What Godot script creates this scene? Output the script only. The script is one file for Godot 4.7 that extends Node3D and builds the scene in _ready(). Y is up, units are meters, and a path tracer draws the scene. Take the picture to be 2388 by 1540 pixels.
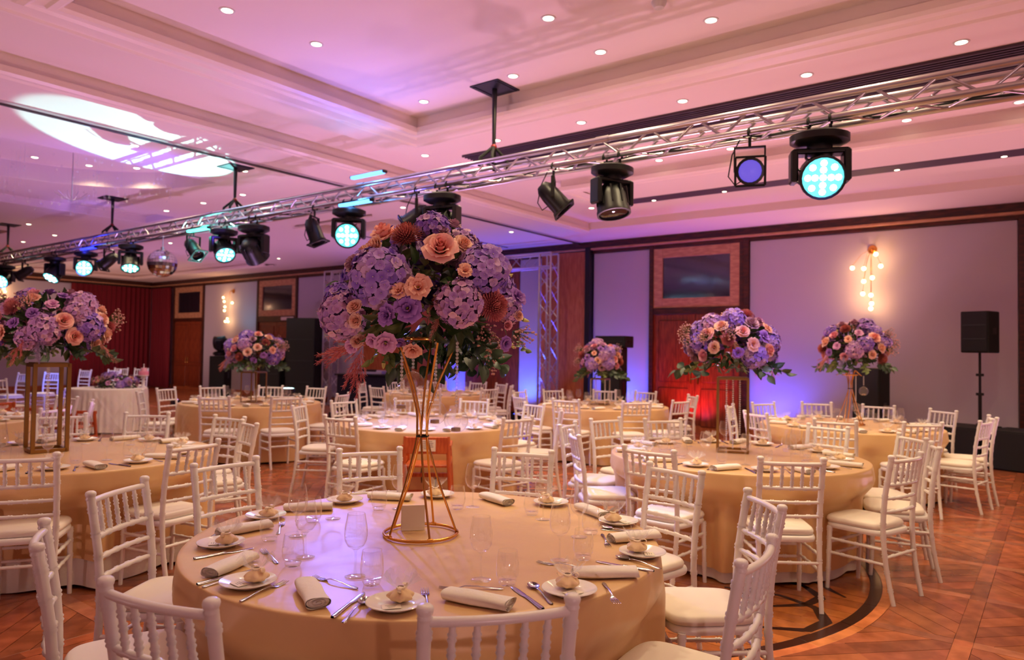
extends Node3D
# A ballroom laid for a wedding: round tables under tall bouquets, white bamboo-style chairs, a lighting truss
# below a coffered ceiling. x runs along the back wall, z towards it is negative, the floor is y = 0.

const H0 := 3.88          # underside of the ceiling soffits
const H1 := 4.01          # ceiling inside the recesses
const TT := 0.742         # table top
const BACK := -13.3
const LEFT := -27.0
const EYE := Vector3(0, 1.512, 0)
const CAM_R := Vector3(0.79587, 0.01543, -0.60527)
const CAM_U := Vector3(0.00595, 0.99943, 0.0333)
const CAM_F := Vector3(-0.60544, 0.0301, -0.79532)

var rng := RandomNumberGenerator.new()
var used := {}
var ranks := {}
var M := {}
var proto := {}


# ---------------------------------------------------------------- mesh building
class MB:
	var v := PackedVector3Array()
	var n := PackedVector3Array()
	var t := PackedVector2Array()
	var c := PackedColorArray()
	var ix := PackedInt32Array()
	var col := Color(1, 1, 1)

	func paint(k: Color) -> MB:
		col = k.srgb_to_linear()
		return self

	func vert(p: Vector3, nn: Vector3, uv := Vector2.ZERO) -> int:
		v.append(p)
		n.append(nn)
		t.append(uv)
		c.append(col)
		return v.size() - 1

	func tri(a: int, b: int, d: int) -> void:
		var g := (v[d] - v[a]).cross(v[b] - v[a])
		ix.append(a)
		if g.dot(n[a] + n[b] + n[d]) < 0.0:
			ix.append(d)
			ix.append(b)
		else:
			ix.append(b)
			ix.append(d)

	func quad(a: Vector3, b: Vector3, d: Vector3, e: Vector3, nn: Vector3) -> void:
		var k := vert(a, nn, Vector2(0, 0))
		vert(b, nn, Vector2(1, 0))
		vert(d, nn, Vector2(1, 1))
		vert(e, nn, Vector2(0, 1))
		tri(k, k + 1, k + 2)
		tri(k, k + 2, k + 3)

	# a box from corner to corner with its edges chamfered by b
	func box(lo: Vector3, hi: Vector3, b := 0.0, x := Transform3D()) -> MB:
		var k := v.size()
		var q := Vector3(b, b, b)
		for face in 6:
			var ax := face / 2
			var s := 1.0 if face % 2 == 0 else -1.0
			var nn := Vector3.ZERO
			nn[ax] = s
			for m in 4:
				var p := Vector3.ZERO
				p[ax] = hi[ax] if s > 0 else lo[ax]
				var u := (ax + 1) % 3
				var w := (ax + 2) % 3
				p[u] = hi[u] - q[u] if m & 1 else lo[u] + q[u]
				p[w] = hi[w] - q[w] if m & 2 else lo[w] + q[w]
				vert(x * p, (x.basis * nn).normalized(), Vector2(p[u], p[w]))
			tri(k + face * 4, k + face * 4 + 1, k + face * 4 + 3)
			tri(k + face * 4, k + face * 4 + 3, k + face * 4 + 2)
		if b > 0.0:
			# face f, corner bits (u, w); join each pair of neighbouring faces along their shared edge
			for ax in 3:
				var u := (ax + 1) % 3
				var w := (ax + 2) % 3
				for su in 2:
					for sw in 2:
						# edge along ax between face u (side su) and face w (side sw)
						var fu := k + (u * 2 + (0 if su else 1)) * 4
						var fw := k + (w * 2 + (0 if sw else 1)) * 4
						# on face u: its u' = w, its w' = ax ; on face w: its u' = ax, its w' = u
						var a0 := fu + sw
						var a1 := fu + sw + 2
						var b0 := fw + su * 2
						var b1 := fw + su * 2 + 1
						tri(a0, a1, b1)
						tri(a0, b1, b0)
			for sx in 2:
				for sy in 2:
					for sz in 2:
						var fx := k + (0 if sx else 1) * 4 + sy + sz * 2
						var fy := k + (2 + (0 if sy else 1)) * 4 + sz + sx * 2
						var fz := k + (4 + (0 if sz else 1)) * 4 + sx + sy * 2
						tri(fx, fy, fz)
		return self

	# a profile of (radius, height) turned round the y axis
	func lathe(prof: PackedVector2Array, seg: int, x := Transform3D(), sx := 1.0, sz := 1.0) -> MB:
		var np := prof.size()
		var sn: Array[Vector2] = []
		for i in np - 1:
			var d := prof[i + 1] - prof[i]
			sn.append(Vector2(d.y, -d.x).normalized())
		for i in np - 1:
			if prof[i].distance_squared_to(prof[i + 1]) < 1e-12:
				continue
			var na := sn[i]
			var nb := sn[i]
			if i > 0 and sn[i - 1].dot(sn[i]) > 0.6:
				na = (sn[i - 1] + sn[i]).normalized()
			if i < np - 2 and sn[i + 1].dot(sn[i]) > 0.6:
				nb = (sn[i + 1] + sn[i]).normalized()
			var k := v.size()
			for j in seg + 1:
				var th := TAU * j / seg
				var cs := cos(th)
				var si := sin(th)
				vert(x * Vector3(prof[i].x * cs * sx, prof[i].y, prof[i].x * si * sz), (x.basis * Vector3(na.x * cs / sx, na.y, na.x * si / sz)).normalized(), Vector2(float(j) / seg, prof[i].y))
				vert(x * Vector3(prof[i + 1].x * cs * sx, prof[i + 1].y, prof[i + 1].x * si * sz), (x.basis * Vector3(nb.x * cs / sx, nb.y, nb.x * si / sz)).normalized(), Vector2(float(j) / seg, prof[i + 1].y))
			for j in seg:
				var a := k + j * 2
				if prof[i + 1].x > 1e-6:
					tri(a, a + 1, a + 3)
				if prof[i].x > 1e-6:
					tri(a, a + 3, a + 2)
		return self

	func tube(path: PackedVector3Array, radii: Array, seg := 8, caps := true) -> MB:
		var k := v.size()
		var m := path.size()
		var side := Vector3.ZERO
		for i in m:
			var d := (path[mini(i + 1, m - 1)] - path[maxi(i - 1, 0)]).normalized()
			if i == 0:
				side = d.cross(Vector3.UP if absf(d.y) < 0.9 else Vector3.RIGHT).normalized()
			side = (side - d * side.dot(d)).normalized()
			var up := side.cross(d).normalized()
			var r: float = radii[mini(i, radii.size() - 1)]
			for j in seg:
				var th := TAU * j / seg
				var nn := side * cos(th) + up * sin(th)
				vert(path[i] + nn * r, nn, Vector2(float(j) / seg, float(i)))
		for i in m - 1:
			for j in seg:
				var a := k + i * seg + j
				var b := k + i * seg + (j + 1) % seg
				tri(a, b, b + seg)
				tri(a, b + seg, a + seg)
		if caps:
			for e in 2:
				var i := 0 if e == 0 else m - 1
				var d := (path[0] - path[1]).normalized() if e == 0 else (path[m - 1] - path[m - 2]).normalized()
				var ce := vert(path[i], d)
				var f := v.size()
				for j in seg:
					vert(v[k + i * seg + j], d)
				for j in seg:
					tri(ce, f + j, f + (j + 1) % seg)
		return self

	# rows of points joined into a smooth sheet; hint: a vector the normals should lean to, or zero to keep them
	func grid(rows: Array, close := false, sgn := 1.0) -> MB:
		var k := v.size()
		var nr := rows.size()
		var nc: int = rows[0].size()
		for i in nr:
			var r: PackedVector3Array = rows[i]
			var ra: PackedVector3Array = rows[maxi(i - 1, 0)]
			var rb: PackedVector3Array = rows[mini(i + 1, nr - 1)]
			for j in nc:
				var ja := (j - 1 + nc) % nc if close else maxi(j - 1, 0)
				var jb := (j + 1) % nc if close else mini(j + 1, nc - 1)
				var nn := (rb[j] - ra[j]).cross(r[jb] - r[ja])
				if nn.length_squared() < 1e-16:
					nn = Vector3.UP
				vert(r[j], nn.normalized() * sgn, Vector2(float(j) / (nc - 1 if not close else nc), float(i) / (nr - 1)))
		for i in nr - 1:
			for j in (nc if close else nc - 1):
				var a := k + i * nc + j
				var b := k + i * nc + (j + 1) % nc
				tri(a, b, b + nc)
				tri(a, b + nc, a + nc)
		return self

	func ball(o: Vector3, r: float, seg := 8, rings := 5, sq := Vector3.ONE) -> MB:
		var k := v.size()
		for i in rings + 1:
			var ph := PI * i / rings
			for j in seg:
				var th := TAU * j / seg
				var d := Vector3(sin(ph) * cos(th), cos(ph), sin(ph) * sin(th))
				vert(o + d * sq * r, (d / sq).normalized())
		for i in rings:
			for j in seg:
				var a := k + i * seg + j
				var b := k + i * seg + (j + 1) % seg
				tri(a, b, b + seg)
				tri(a, b + seg, a + seg)
		return self

	func add(o: MB, x := Transform3D(), tint := Color(1, 1, 1)) -> MB:
		var k := v.size()
		for i in o.v.size():
			v.append(x * o.v[i])
			n.append((x.basis * o.n[i]).normalized())
			t.append(o.t[i])
			c.append(o.c[i] * tint)
		for i in o.ix:
			ix.append(k + i)
		return self

	# turn every triangle so that its front agrees with its corners' normals
	func rewind() -> void:
		for k in ix.size() / 3:
			var a := ix[k * 3]
			var b := ix[k * 3 + 1]
			var d := ix[k * 3 + 2]
			if (v[d] - v[a]).cross(v[b] - v[a]).dot(n[a] + n[b] + n[d]) < 0.0:
				ix[k * 3 + 1] = d
				ix[k * 3 + 2] = b

	func mesh() -> ArrayMesh:
		rewind()
		var a := []
		a.resize(Mesh.ARRAY_MAX)
		a[Mesh.ARRAY_VERTEX] = v
		a[Mesh.ARRAY_NORMAL] = n
		a[Mesh.ARRAY_TEX_UV] = t
		a[Mesh.ARRAY_COLOR] = c
		a[Mesh.ARRAY_INDEX] = ix
		var m := ArrayMesh.new()
		m.add_surface_from_arrays(Mesh.PRIMITIVE_TRIANGLES, a)
		return m


# ---------------------------------------------------------------- objects, names and labels
func numbered(called: String) -> String:
	var k: int = used.get(called, 0)
	used[called] = k + 1
	return called if k == 0 else "%s_%03d" % [called, k]


func tag(o: Node, label := "", category := "", group := "", kind := "") -> void:
	if label: o.set_meta("label", label)
	if category: o.set_meta("category", category)
	if group: o.set_meta("group", group)
	if kind: o.set_meta("kind", kind)


func thing(called: String, label: String, category: String, at := Vector3.ZERO, turn := 0.0, group := "") -> Node3D:
	var o := Node3D.new()
	o.name = numbered(called)
	add_child(o)
	o.position = at
	o.rotation.y = turn
	tag(o, label, category, group)
	return o


func part(called: String, m: Variant, mat: Material, parent: Node, x := Transform3D()) -> MeshInstance3D:
	var o := MeshInstance3D.new()
	o.name = called
	o.mesh = m.mesh() if m is MB else m
	o.material_override = mat
	o.transform = x
	parent.add_child(o, true)
	return o


func struct(called: String) -> Node3D:
	var o := Node3D.new()
	o.name = called
	add_child(o)
	o.set_meta("kind", "structure")
	return o


func dup(o: Node3D, at: Vector3, turn := 0.0) -> Node3D:
	var base: String = o.get_meta("base_name")
	var r: Node3D = o
	if o.has_meta("fresh"):
		o.remove_meta("fresh")
		o.name = numbered(base)
		add_child(o)
	else:
		r = o.duplicate()
		r.name = numbered(base)
		add_child(r)
	r.position = at
	r.rotation.y = turn
	return r


func template(base: String) -> Node3D:
	var o := Node3D.new()
	o.name = base
	o.set_meta("base_name", base)
	o.set_meta("fresh", true)
	return o


# a thing whose label names its place among its like: "%s wine glass from the left ..." is filled in at the end
func ranked(o: Node3D, key: String, text: String, category: String, group: String) -> void:
	tag(o, "", category, group)
	if not ranks.has(key):
		ranks[key] = []
	ranks[key].append([o, text])


func on_screen(p: Vector3) -> float:
	var d := p - EYE
	return d.dot(CAM_R) / d.dot(CAM_F)


func name_ranks() -> void:
	var words := ["first", "second", "third", "fourth", "fifth", "sixth", "seventh", "eighth", "ninth", "tenth", "eleventh", "twelfth", "thirteenth", "fourteenth", "fifteenth", "sixteenth", "seventeenth", "eighteenth", "nineteenth", "twentieth"]
	for key in ranks:
		var l: Array = ranks[key]
		l.sort_custom(func(a, b): return on_screen(a[0].position) < on_screen(b[0].position))
		for i in l.size():
			var w: String = words[mini(i, 19)]
			if i == 0: w = "leftmost"
			if i == l.size() - 1: w = "rightmost"
			if l.size() == 1: w = "only"
			var s: String = l[i][1]
			if i == 0 or i == l.size() - 1:
				s = s.replace(" from the left", "")
			l[i][0].set_meta("label", s % w)


# ---------------------------------------------------------------- materials
func mat(k: Color, rough := 0.5, metal := 0.0, painted := false) -> StandardMaterial3D:
	var m := StandardMaterial3D.new()
	m.albedo_color = k
	m.roughness = rough
	m.metallic = metal
	m.vertex_color_use_as_albedo = painted
	return m


func noise_tex(freq: float, size := 512, as_normal := false, bump := 4.0, ramp: Gradient = null, oct := 4, sd := 1) -> NoiseTexture2D:
	var f := FastNoiseLite.new()
	f.seed = sd
	f.frequency = freq
	f.fractal_octaves = oct
	var t := NoiseTexture2D.new()
	t.width = size
	t.height = size
	t.seamless = true
	t.noise = f
	if as_normal:
		t.as_normal_map = true
		t.bump_strength = bump
	if ramp:
		t.color_ramp = ramp
	return t


func ramp2(a: Color, b: Color) -> Gradient:
	var g := Gradient.new()
	g.colors = PackedColorArray([a, b])
	g.offsets = PackedFloat32Array([0.25, 0.75])
	return g


func triplanar(m: StandardMaterial3D, s: Vector3, world := false) -> StandardMaterial3D:
	m.uv1_triplanar = true
	m.uv1_world_triplanar = world
	m.uv1_scale = s
	return m


func glow(k: Color, e: float) -> StandardMaterial3D:
	var m := mat(Color(0.02, 0.02, 0.02), 0.4)
	m.emission_enabled = true
	m.emission = k
	m.emission_energy_multiplier = e
	return m


func clear_glass(a := 0.06) -> StandardMaterial3D:
	var m := mat(Color(1, 1, 1, a), 0.02)
	m.transparency = BaseMaterial3D.TRANSPARENCY_ALPHA
	return m


func wood(a: Color, b: Color, s: Vector3, rough := 0.35) -> StandardMaterial3D:
	var m := mat(Color(1, 1, 1), rough)
	m.albedo_texture = noise_tex(0.012, 512, false, 1.0, ramp2(a, b), 5, 7)
	return triplanar(m, s)


func make_materials() -> void:
	M.plaster = mat(Color(0.93, 0.86, 0.82), 0.75)
	M.mould = mat(Color(0.95, 0.88, 0.83), 0.4)
	M.fabric_wall = mat(Color(0.74, 0.71, 0.75), 0.9)
	M.fabric_wall.normal_enabled = true
	M.fabric_wall.normal_texture = noise_tex(0.2, 256, true, 2.0)
	M.fabric_wall.normal_scale = 0.3
	triplanar(M.fabric_wall, Vector3(2, 2, 2))
	M.dark_wood = wood(Color(0.20, 0.08, 0.045), Color(0.33, 0.14, 0.08), Vector3(0.5, 2.5, 2.5))
	M.door_wood = wood(Color(0.44, 0.19, 0.11), Color(0.58, 0.28, 0.15), Vector3(3, 0.4, 3), 0.3)
	M.light_wood = wood(Color(0.70, 0.50, 0.36), Color(0.80, 0.61, 0.45), Vector3(0.6, 3, 3), 0.4)
	M.pillar_wood = wood(Color(0.66, 0.36, 0.19), Color(0.74, 0.43, 0.25), Vector3(2, 0.4, 2), 0.3)
	M.curtain = mat(Color(0.45, 0.02, 0.09), 0.85)
	M.curtain.rim_enabled = true
	M.curtain.rim = 0.3
	M.picture = mat(Color(0.34, 0.33, 0.40), 0.08, 0.85)
	M.picture.normal_enabled = true
	M.picture.normal_texture = noise_tex(0.02, 256, true, 1.0)
	M.picture.normal_scale = 0.06
	triplanar(M.picture, Vector3(0.6, 0.6, 0.6))
	M.white = mat(Color(0.93, 0.91, 0.89), 0.3)
	M.cushion = mat(Color(0.93, 0.89, 0.83), 0.8)
	M.cushion.rim_enabled = true
	M.cushion.rim = 0.2
	M.satin = mat(Color(0.87, 0.71, 0.49), 0.38, 0.04)
	M.satin.rim_enabled = true
	M.satin.rim = 0.35
	M.satin.rim_tint = 0.5
	M.satin.normal_enabled = true
	M.satin.normal_texture = noise_tex(0.006, 512, true, 5.0, null, 4, 3)
	M.satin.normal_scale = 0.35
	triplanar(M.satin, Vector3(0.9, 0.9, 0.9))
	M.linen = mat(Color(0.93, 0.90, 0.85), 0.85)
	M.linen.normal_enabled = true
	M.linen.normal_texture = noise_tex(0.05, 256, true, 3.0)
	M.linen.normal_scale = 0.3
	triplanar(M.linen, Vector3(3, 3, 3))
	M.china = mat(Color(0.95, 0.93, 0.90), 0.12)
	M.paper = mat(Color(0.95, 0.92, 0.85), 0.8)
	M.print = mat(Color(0.35, 0.33, 0.36), 0.8)
	M.cookie = mat(Color(0.95, 0.82, 0.64), 0.7)
	M.ribbon = mat(Color(0.96, 0.88, 0.74), 0.45)
	M.tulle = mat(Color(0.97, 0.95, 0.93, 0.2), 0.9)
	M.tulle.transparency = BaseMaterial3D.TRANSPARENCY_ALPHA
	M.steel = mat(Color(0.80, 0.79, 0.80), 0.16, 1.0)
	M.glass = clear_glass(0.008)
	M.heavy_glass = clear_glass(0.05)
	M.gold = mat(Color(0.90, 0.66, 0.33), 0.22, 1.0)
	M.dull_gold = mat(Color(0.62, 0.48, 0.28), 0.35, 0.9)
	M.acrylic = clear_glass(0.22)
	M.alu = mat(Color(0.82, 0.81, 0.83), 0.3, 1.0)
	M.black = mat(Color(0.025, 0.027, 0.035), 0.4)
	M.black_matt = mat(Color(0.03, 0.032, 0.035), 0.75)
	M.lens_dark = mat(Color(0.08, 0.08, 0.14), 0.05)
	M.navy = mat(Color(0.03, 0.05, 0.13), 0.5)
	M.orange_wood = wood(Color(0.70, 0.30, 0.13), Color(0.80, 0.40, 0.19), Vector3(4, 1, 4), 0.35)
	M.mirror = mat(Color(0.85, 0.87, 0.9), 0.06, 1.0)
	M.grille = mat(Color(0.30, 0.24, 0.30), 0.6)
	M.trim_ring = mat(Color(0.85, 0.83, 0.8), 0.4)
	M.lamp = glow(Color(1.0, 0.93, 0.78), 9.0)
	M.flower = mat(Color(1, 1, 1), 0.75, 0.0, true)
	M.flower.backlight_enabled = true
	M.flower.backlight = Color(0.25, 0.25, 0.25)
	M.leaf = mat(Color(1, 1, 1), 0.4, 0.0, true)
	M.leaf.backlight_enabled = true
	M.leaf.backlight = Color(0.15, 0.2, 0.1)
	M.floor = mat(Color(1, 1, 1), 0.24, 0.0, true)
	M.floor.albedo_texture = noise_tex(0.01, 512, false, 1.0, ramp2(Color(0.86, 0.84, 0.82), Color(1, 1, 1)), 5, 11)
	triplanar(M.floor, Vector3(1.1, 1.1, 1.1), true)
	M.joint = mat(Color(0.40, 0.19, 0.11), 0.7)


# ================================================================ the scene
func _ready() -> void:
	rng.seed = 20
	var cam := Camera3D.new()
	cam.name = "camera"
	cam.transform = Transform3D(Basis(CAM_R, CAM_U, -CAM_F), EYE)
	cam.fov = 49.247
	cam.near = 0.05
	cam.far = 100.0
	var at := CameraAttributesPhysical.new()
	at.frustum_focal_length = 38.18
	at.frustum_focus_distance = 2.75
	at.frustum_near = 0.05
	at.frustum_far = 100.0
	at.exposure_aperture = 4.6
	cam.attributes = at
	cam.fov = 49.247
	add_child(cam)
	cam.current = true
	var we := WorldEnvironment.new()
	we.name = "surroundings"
	var env := Environment.new()
	env.background_mode = Environment.BG_COLOR
	env.background_color = Color(0.01, 0.01, 0.012)
	env.tonemap_mode = Environment.TONE_MAPPER_LINEAR
	env.tonemap_exposure = 1.0
	env.sdfgi_enabled = true
	env.ssao_enabled = true
	env.ssil_enabled = true
	we.environment = env
	add_child(we)
	make_materials()
	wash_lights()
	build_floor()
	build_ceiling()
	build_walls()
	build_truss()
	build_downlights()
	build_tables()
	build_chairs()
	build_settings()
	build_centrepieces()
	build_stage_gear()
	build_extras()
	name_ranks()


func lamp_at(called: String, p: Vector3, k: Color, e: float, size := 0.05) -> OmniLight3D:
	var l := OmniLight3D.new()
	l.name = numbered(called)
	l.position = p
	l.light_color = k
	l.light_energy = e
	l.omni_range = 40.0
	l.omni_attenuation = 2.0
	l.light_size = size
	l.shadow_enabled = true
	add_child(l)
	return l


func spot_at(called: String, p: Vector3, to: Vector3, k: Color, e: float, angle: float, soft := 0.5, size := 0.05) -> SpotLight3D:
	var l := SpotLight3D.new()
	l.name = numbered(called)
	add_child(l)
	var d := (to - p).normalized()
	l.look_at_from_position(p, to, Vector3.UP if absf(d.y) < 0.95 else Vector3.RIGHT)
	l.light_color = k
	l.light_energy = e
	l.spot_range = 40.0
	l.spot_attenuation = 2.0
	l.spot_angle = angle
	l.spot_angle_attenuation = soft
	l.light_size = size
	l.shadow_enabled = true
	return l


# floor-standing wash lights that colour the ceiling and the walls (most unseen and placed for effect, the amber ones added fill)
func uplighter(p: Vector3, to: Vector3, k: Color, e: float, angle: float, label: String) -> void:
	var d := (to - p).normalized()
	var o := thing("uplighter", label, "uplighter", p, 0.0, "battery uplighters on the floor")
	var b := MB.new()
	b.box(Vector3(-0.09, 0.0, -0.09), Vector3(0.09, 0.14, 0.09), 0.012)
	part("housing", b, M.black, o)
	var l := MB.new()
	l.lathe(PackedVector2Array([Vector2(0.065, 0.14), Vector2(0.06, 0.15), Vector2(0.0, 0.15)]), 16)
	part("lens", l, glow(k, 3.0), o)
	var s := p + Vector3(0, 0.2, 0)
	spot_at("uplighter_beam", s, s + d, k, e, angle, 0.8, 0.07)


# ---------------------------------------------------------------- floor
func floor_piece(poly: PackedVector2Array, k: Color, m: MB, y := 0.0) -> void:
	if poly.size() < 3:
		return
	var o := Geometry2D.offset_polygon(poly, -0.0006)
	if o.is_empty():
		return
	var p: PackedVector2Array = o[0]
	var top := Geometry2D.offset_polygon(p, -0.0010)
	if top.is_empty():
		return
	var q: PackedVector2Array = top[0]
	m.paint(k)
	var tri := Geometry2D.triangulate_polygon(q)
	var b := m.v.size()
	for w in q:
		m.vert(Vector3(w.x, y, w.y), Vector3.UP)
	for i in tri.size() / 3:
		m.tri(b + tri[i * 3], b + tri[i * 3 + 1], b + tri[i * 3 + 2])
	if q.size() == p.size():
		for i in p.size():
			var j := (i + 1) % p.size()
			var nn := Vector3(p[i].y - p[j].y, 0.6, p[j].x - p[i].x).normalized()
			m.quad(Vector3(q[i].x, y, q[i].y), Vector3(q[j].x, y, q[j].y), Vector3(p[j].x, y - 0.003, p[j].y), Vector3(p[i].x, y - 0.003, p[i].y), nn)


func rect_poly(a: float, b: float, c: float, d: float) -> PackedVector2Array:
	return PackedVector2Array([Vector2(a, b), Vector2(c, b), Vector2(c, d), Vector2(a, d)])


func wood_tone(base: Color, spread: float) -> Color:
	var f := 1.0 + rng.randf_range(-spread, spread)
	return Color(base.r * f, base.g * f * rng.randf_range(0.96, 1.04), base.b * f)


func arc_poly(c: Vector2, r0: float, r1: float, a0: float, a1: float, steps := 4) -> PackedVector2Array:
	var p := PackedVector2Array()
	for i in steps + 1:
		p.append(c + Vector2.from_angle(lerpf(a0, a1, float(i) / steps)) * r0)
	for i in steps + 1:
		p.append(c + Vector2.from_angle(lerpf(a1, a0, float(i) / steps)) * r1)
	return p


func ribbon_curve(pts: PackedVector2Array, w: Array) -> PackedVector2Array:
	var cv := Curve2D.new()
	for i in pts.size():
		var d := (pts[mini(i + 1, pts.size() - 1)] - pts[maxi(i - 1, 0)]) / 6.0
		cv.add_point(pts[i], -d, d)
	var a := PackedVector2Array()
	var b := PackedVector2Array()
	for i in 33:
		var s := cv.get_baked_length() * i / 32.0
		var p := cv.sample_baked(s)
		var q := cv.sample_baked(minf(s + 0.02, cv.get_baked_length())) - cv.sample_baked(maxf(s - 0.02, 0))
		var nn := q.normalized().orthogonal()
		var f := i / 32.0 * (w.size() - 1)
		var k := mini(int(f), w.size() - 2)
		var ww: float = lerpf(w[k], w[k + 1], f - k) * 0.5
		a.append(p + nn * ww)
		b.append(p - nn * ww)
	b.reverse()
	a.append_array(b)
	return a


func build_floor() -> void:
	var fl := struct("floor")
	var sub := MB.new()
	sub.box(Vector3(LEFT - 0.3, -0.2, BACK - 0.3), Vector3(5.3, -0.004, 5.3))
	part("subfloor", sub, M.joint, fl)
	var mc := Vector2(-3.12, -4.88)
	var disc := PackedVector2Array()
	for i in 96:
		disc.append(mc + Vector2.from_angle(TAU * i / 96) * 2.285)
	var base := Color(0.66, 0.375, 0.24)
	var pieces := []          # [distance, polygon, colour]
	var g := 0.9
	var w := 0.045
	for kx in range(-30, 7):
		for kz in range(-10, 11):
			var x := -0.42 + g * kx
			var z := -4.55 + g * kz
			var raw := []
			for h in 2:
				raw.append([rect_poly(x - w, z + w + h * (g - 2 * w) / 2, x + w, z + w + (h + 1) * (g - 2 * w) / 2), wood_tone(base, 0.14)])
				raw.append([rect_poly(x + w + h * (g - 2 * w) / 2, z - w, x + w + (h + 1) * (g - 2 * w) / 2, z + w), wood_tone(base.lightened(0.10), 0.14)])
			raw.append([rect_poly(x - w, z - w, x + w, z + w), wood_tone(base, 0.16)])
			var cell := rect_poly(x + w, z + w, x + g - w, z + g - w)
			var cc := Vector2(x + g / 2, z + g / 2)
			var far := Vector2(cc.x, cc.y).length() > 9.0
			var dirn := Vector2(1, 1 if (kx + kz) % 2 == 0 else -1).normalized()
			var nrm := dirn.orthogonal()
			var pw := 0.1275 if not far else 0.255
			var cnt := int(1.16 / pw) + 1
			for s in range(-cnt / 2, cnt / 2 + 1):
				for h in 2:
					var o := cc + nrm * (s * pw)
					var l0 := -0.7 if h == 0 else rng.randf_range(-0.2, 0.2)
					var strip := PackedVector2Array()
					if h == 0:
						strip = PackedVector2Array([o - dirn * 0.7 - nrm * pw / 2, o + dirn * 0.0 - nrm * pw / 2, o + dirn * 0.0 + nrm * pw / 2, o - dirn * 0.7 + nrm * pw / 2])
					else:
						strip = PackedVector2Array([o - nrm * pw / 2, o + dirn * 0.7 - nrm * pw / 2, o + dirn * 0.7 + nrm * pw / 2, o + nrm * pw / 2])
					for q in Geometry2D.intersect_polygons(strip, cell):
						raw.append([q, wood_tone(base, 0.13)])
			for r in raw:
				var p: PackedVector2Array = r[0]
				var mid := (p[0] + p[2]) / 2
				var dm := mid.distance_to(mc)
				if dm < 1.6:
					continue
				if dm < 3.0:
					for q in Geometry2D.clip_polygons(p, disc):
						pieces.append([0.0, q, r[1]])
				else:
					pieces.append([0.0, p, r[1]])
	# the round inlay: boards along the wall, a dark and a pale ring
	var inner := PackedVector2Array()
	for i in 96:
		inner.append(mc + Vector2.from_angle(TAU * i / 96) * 2.15)
	for s in range(-18, 19):
		var z := mc.y + s * 0.12
		var x := mc.x - 2.3 + rng.randf_range(0.0, 0.8)
		while x < mc.x + 2.3:
			var len := rng.randf_range(0.7, 1.1)
			for q in Geometry2D.intersect_polygons(rect_poly(x, z, x + len, z + 0.12), inner):
				pieces.append([0.0, q, wood_tone(Color(0.72, 0.42, 0.22), 0.09)])
			x += len
	for i in 32:
		pieces.append([0.0, arc_poly(mc, 2.15, 2.22, TAU * i / 32, TAU * (i + 1) / 32), wood_tone(Color(0.21, 0.10, 0.075), 0.15)])
		pieces.append([0.0, arc_poly(mc, 2.22, 2.285, TAU * i / 32, TAU * (i + 1) / 32), wood_tone(Color(0.86, 0.52, 0.31), 0.06)])
	for r in pieces:
		var p: PackedVector2Array = r[1]
		var m := Vector2.ZERO
		for q in p:
			m += q
		m /= p.size()
		var d := Vector3(m.x, 0, m.y) - EYE
		var dep := d.dot(CAM_F)
		var ok := dep > 0.8 and absf(d.dot(CAM_R) / dep) < 0.72 and d.dot(CAM_U) / dep > -0.47
		for tc in [Vector2(-2.1, -2.2), Vector2(-5.6, -2.2), Vector2(-2.0, -5.5)]:
			if m.distance_to(tc) < 0.85:
				ok = false
		r[0] = d.length() if ok else 1000.0 + d.length()
	pieces.sort_custom(func(a, b): return a[0] < b[0])
	var rest := MB.new()
	for i in pieces.size():
		var r = pieces[i]
		if i < 292:
			var one := MB.new()
			floor_piece(r[1], r[2], one)
			if one.v.size():
				part("plank", one, M.floor, fl)
		else:
			floor_piece(r[1], r[2], rest)
	var st := part("parquet", rest, M.floor, fl)
	tag(st, "", "", "", "stuff")
	# dark scrolls let into the round inlay
	var scrolls := [
		[[Vector2(-1.62, -3.98), Vector2(-1.30, -4.10), Vector2(-1.12, -4.20), Vector2(-1.07, -4.40), Vector2(-1.17, -4.60), Vector2(-1.42, -4.70), Vector2(-1.75, -4.55)], [0.02, 0.03, 0.06, 0.075, 0.05, 0.03, 0.02]],
		[[Vector2(-1.70, -4.30), Vector2(-1.42, -4.44), Vector2(-1.24, -4.62), Vector2(-1.20, -4.82), Vector2(-1.34, -4.98), Vector2(-1.62, -5.05)], [0.02, 0.03, 0.05, 0.07, 0.04, 0.02]],
		[[Vector2(-1.60, -5.25), Vector2(-1.35, -5.20), Vector2(-1.20, -5.02), Vector2(-1.08, -4.92)], [0.02, 0.09, 0.05, 0.02]],
		[[Vector2(-1.75, -4.62), Vector2(-1.58, -4.66), Vector2(-1.46, -4.60)], [0.02, 0.06, 0.015]],
	]
	for s in scrolls:
		var m := MB.new()
		floor_piece(ribbon_curve(PackedVector2Array(s[0]), s[1]), Color(0.16, 0.075, 0.055), m, 0.0008)
		part("scroll_inlay", m, M.floor, fl)


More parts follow.
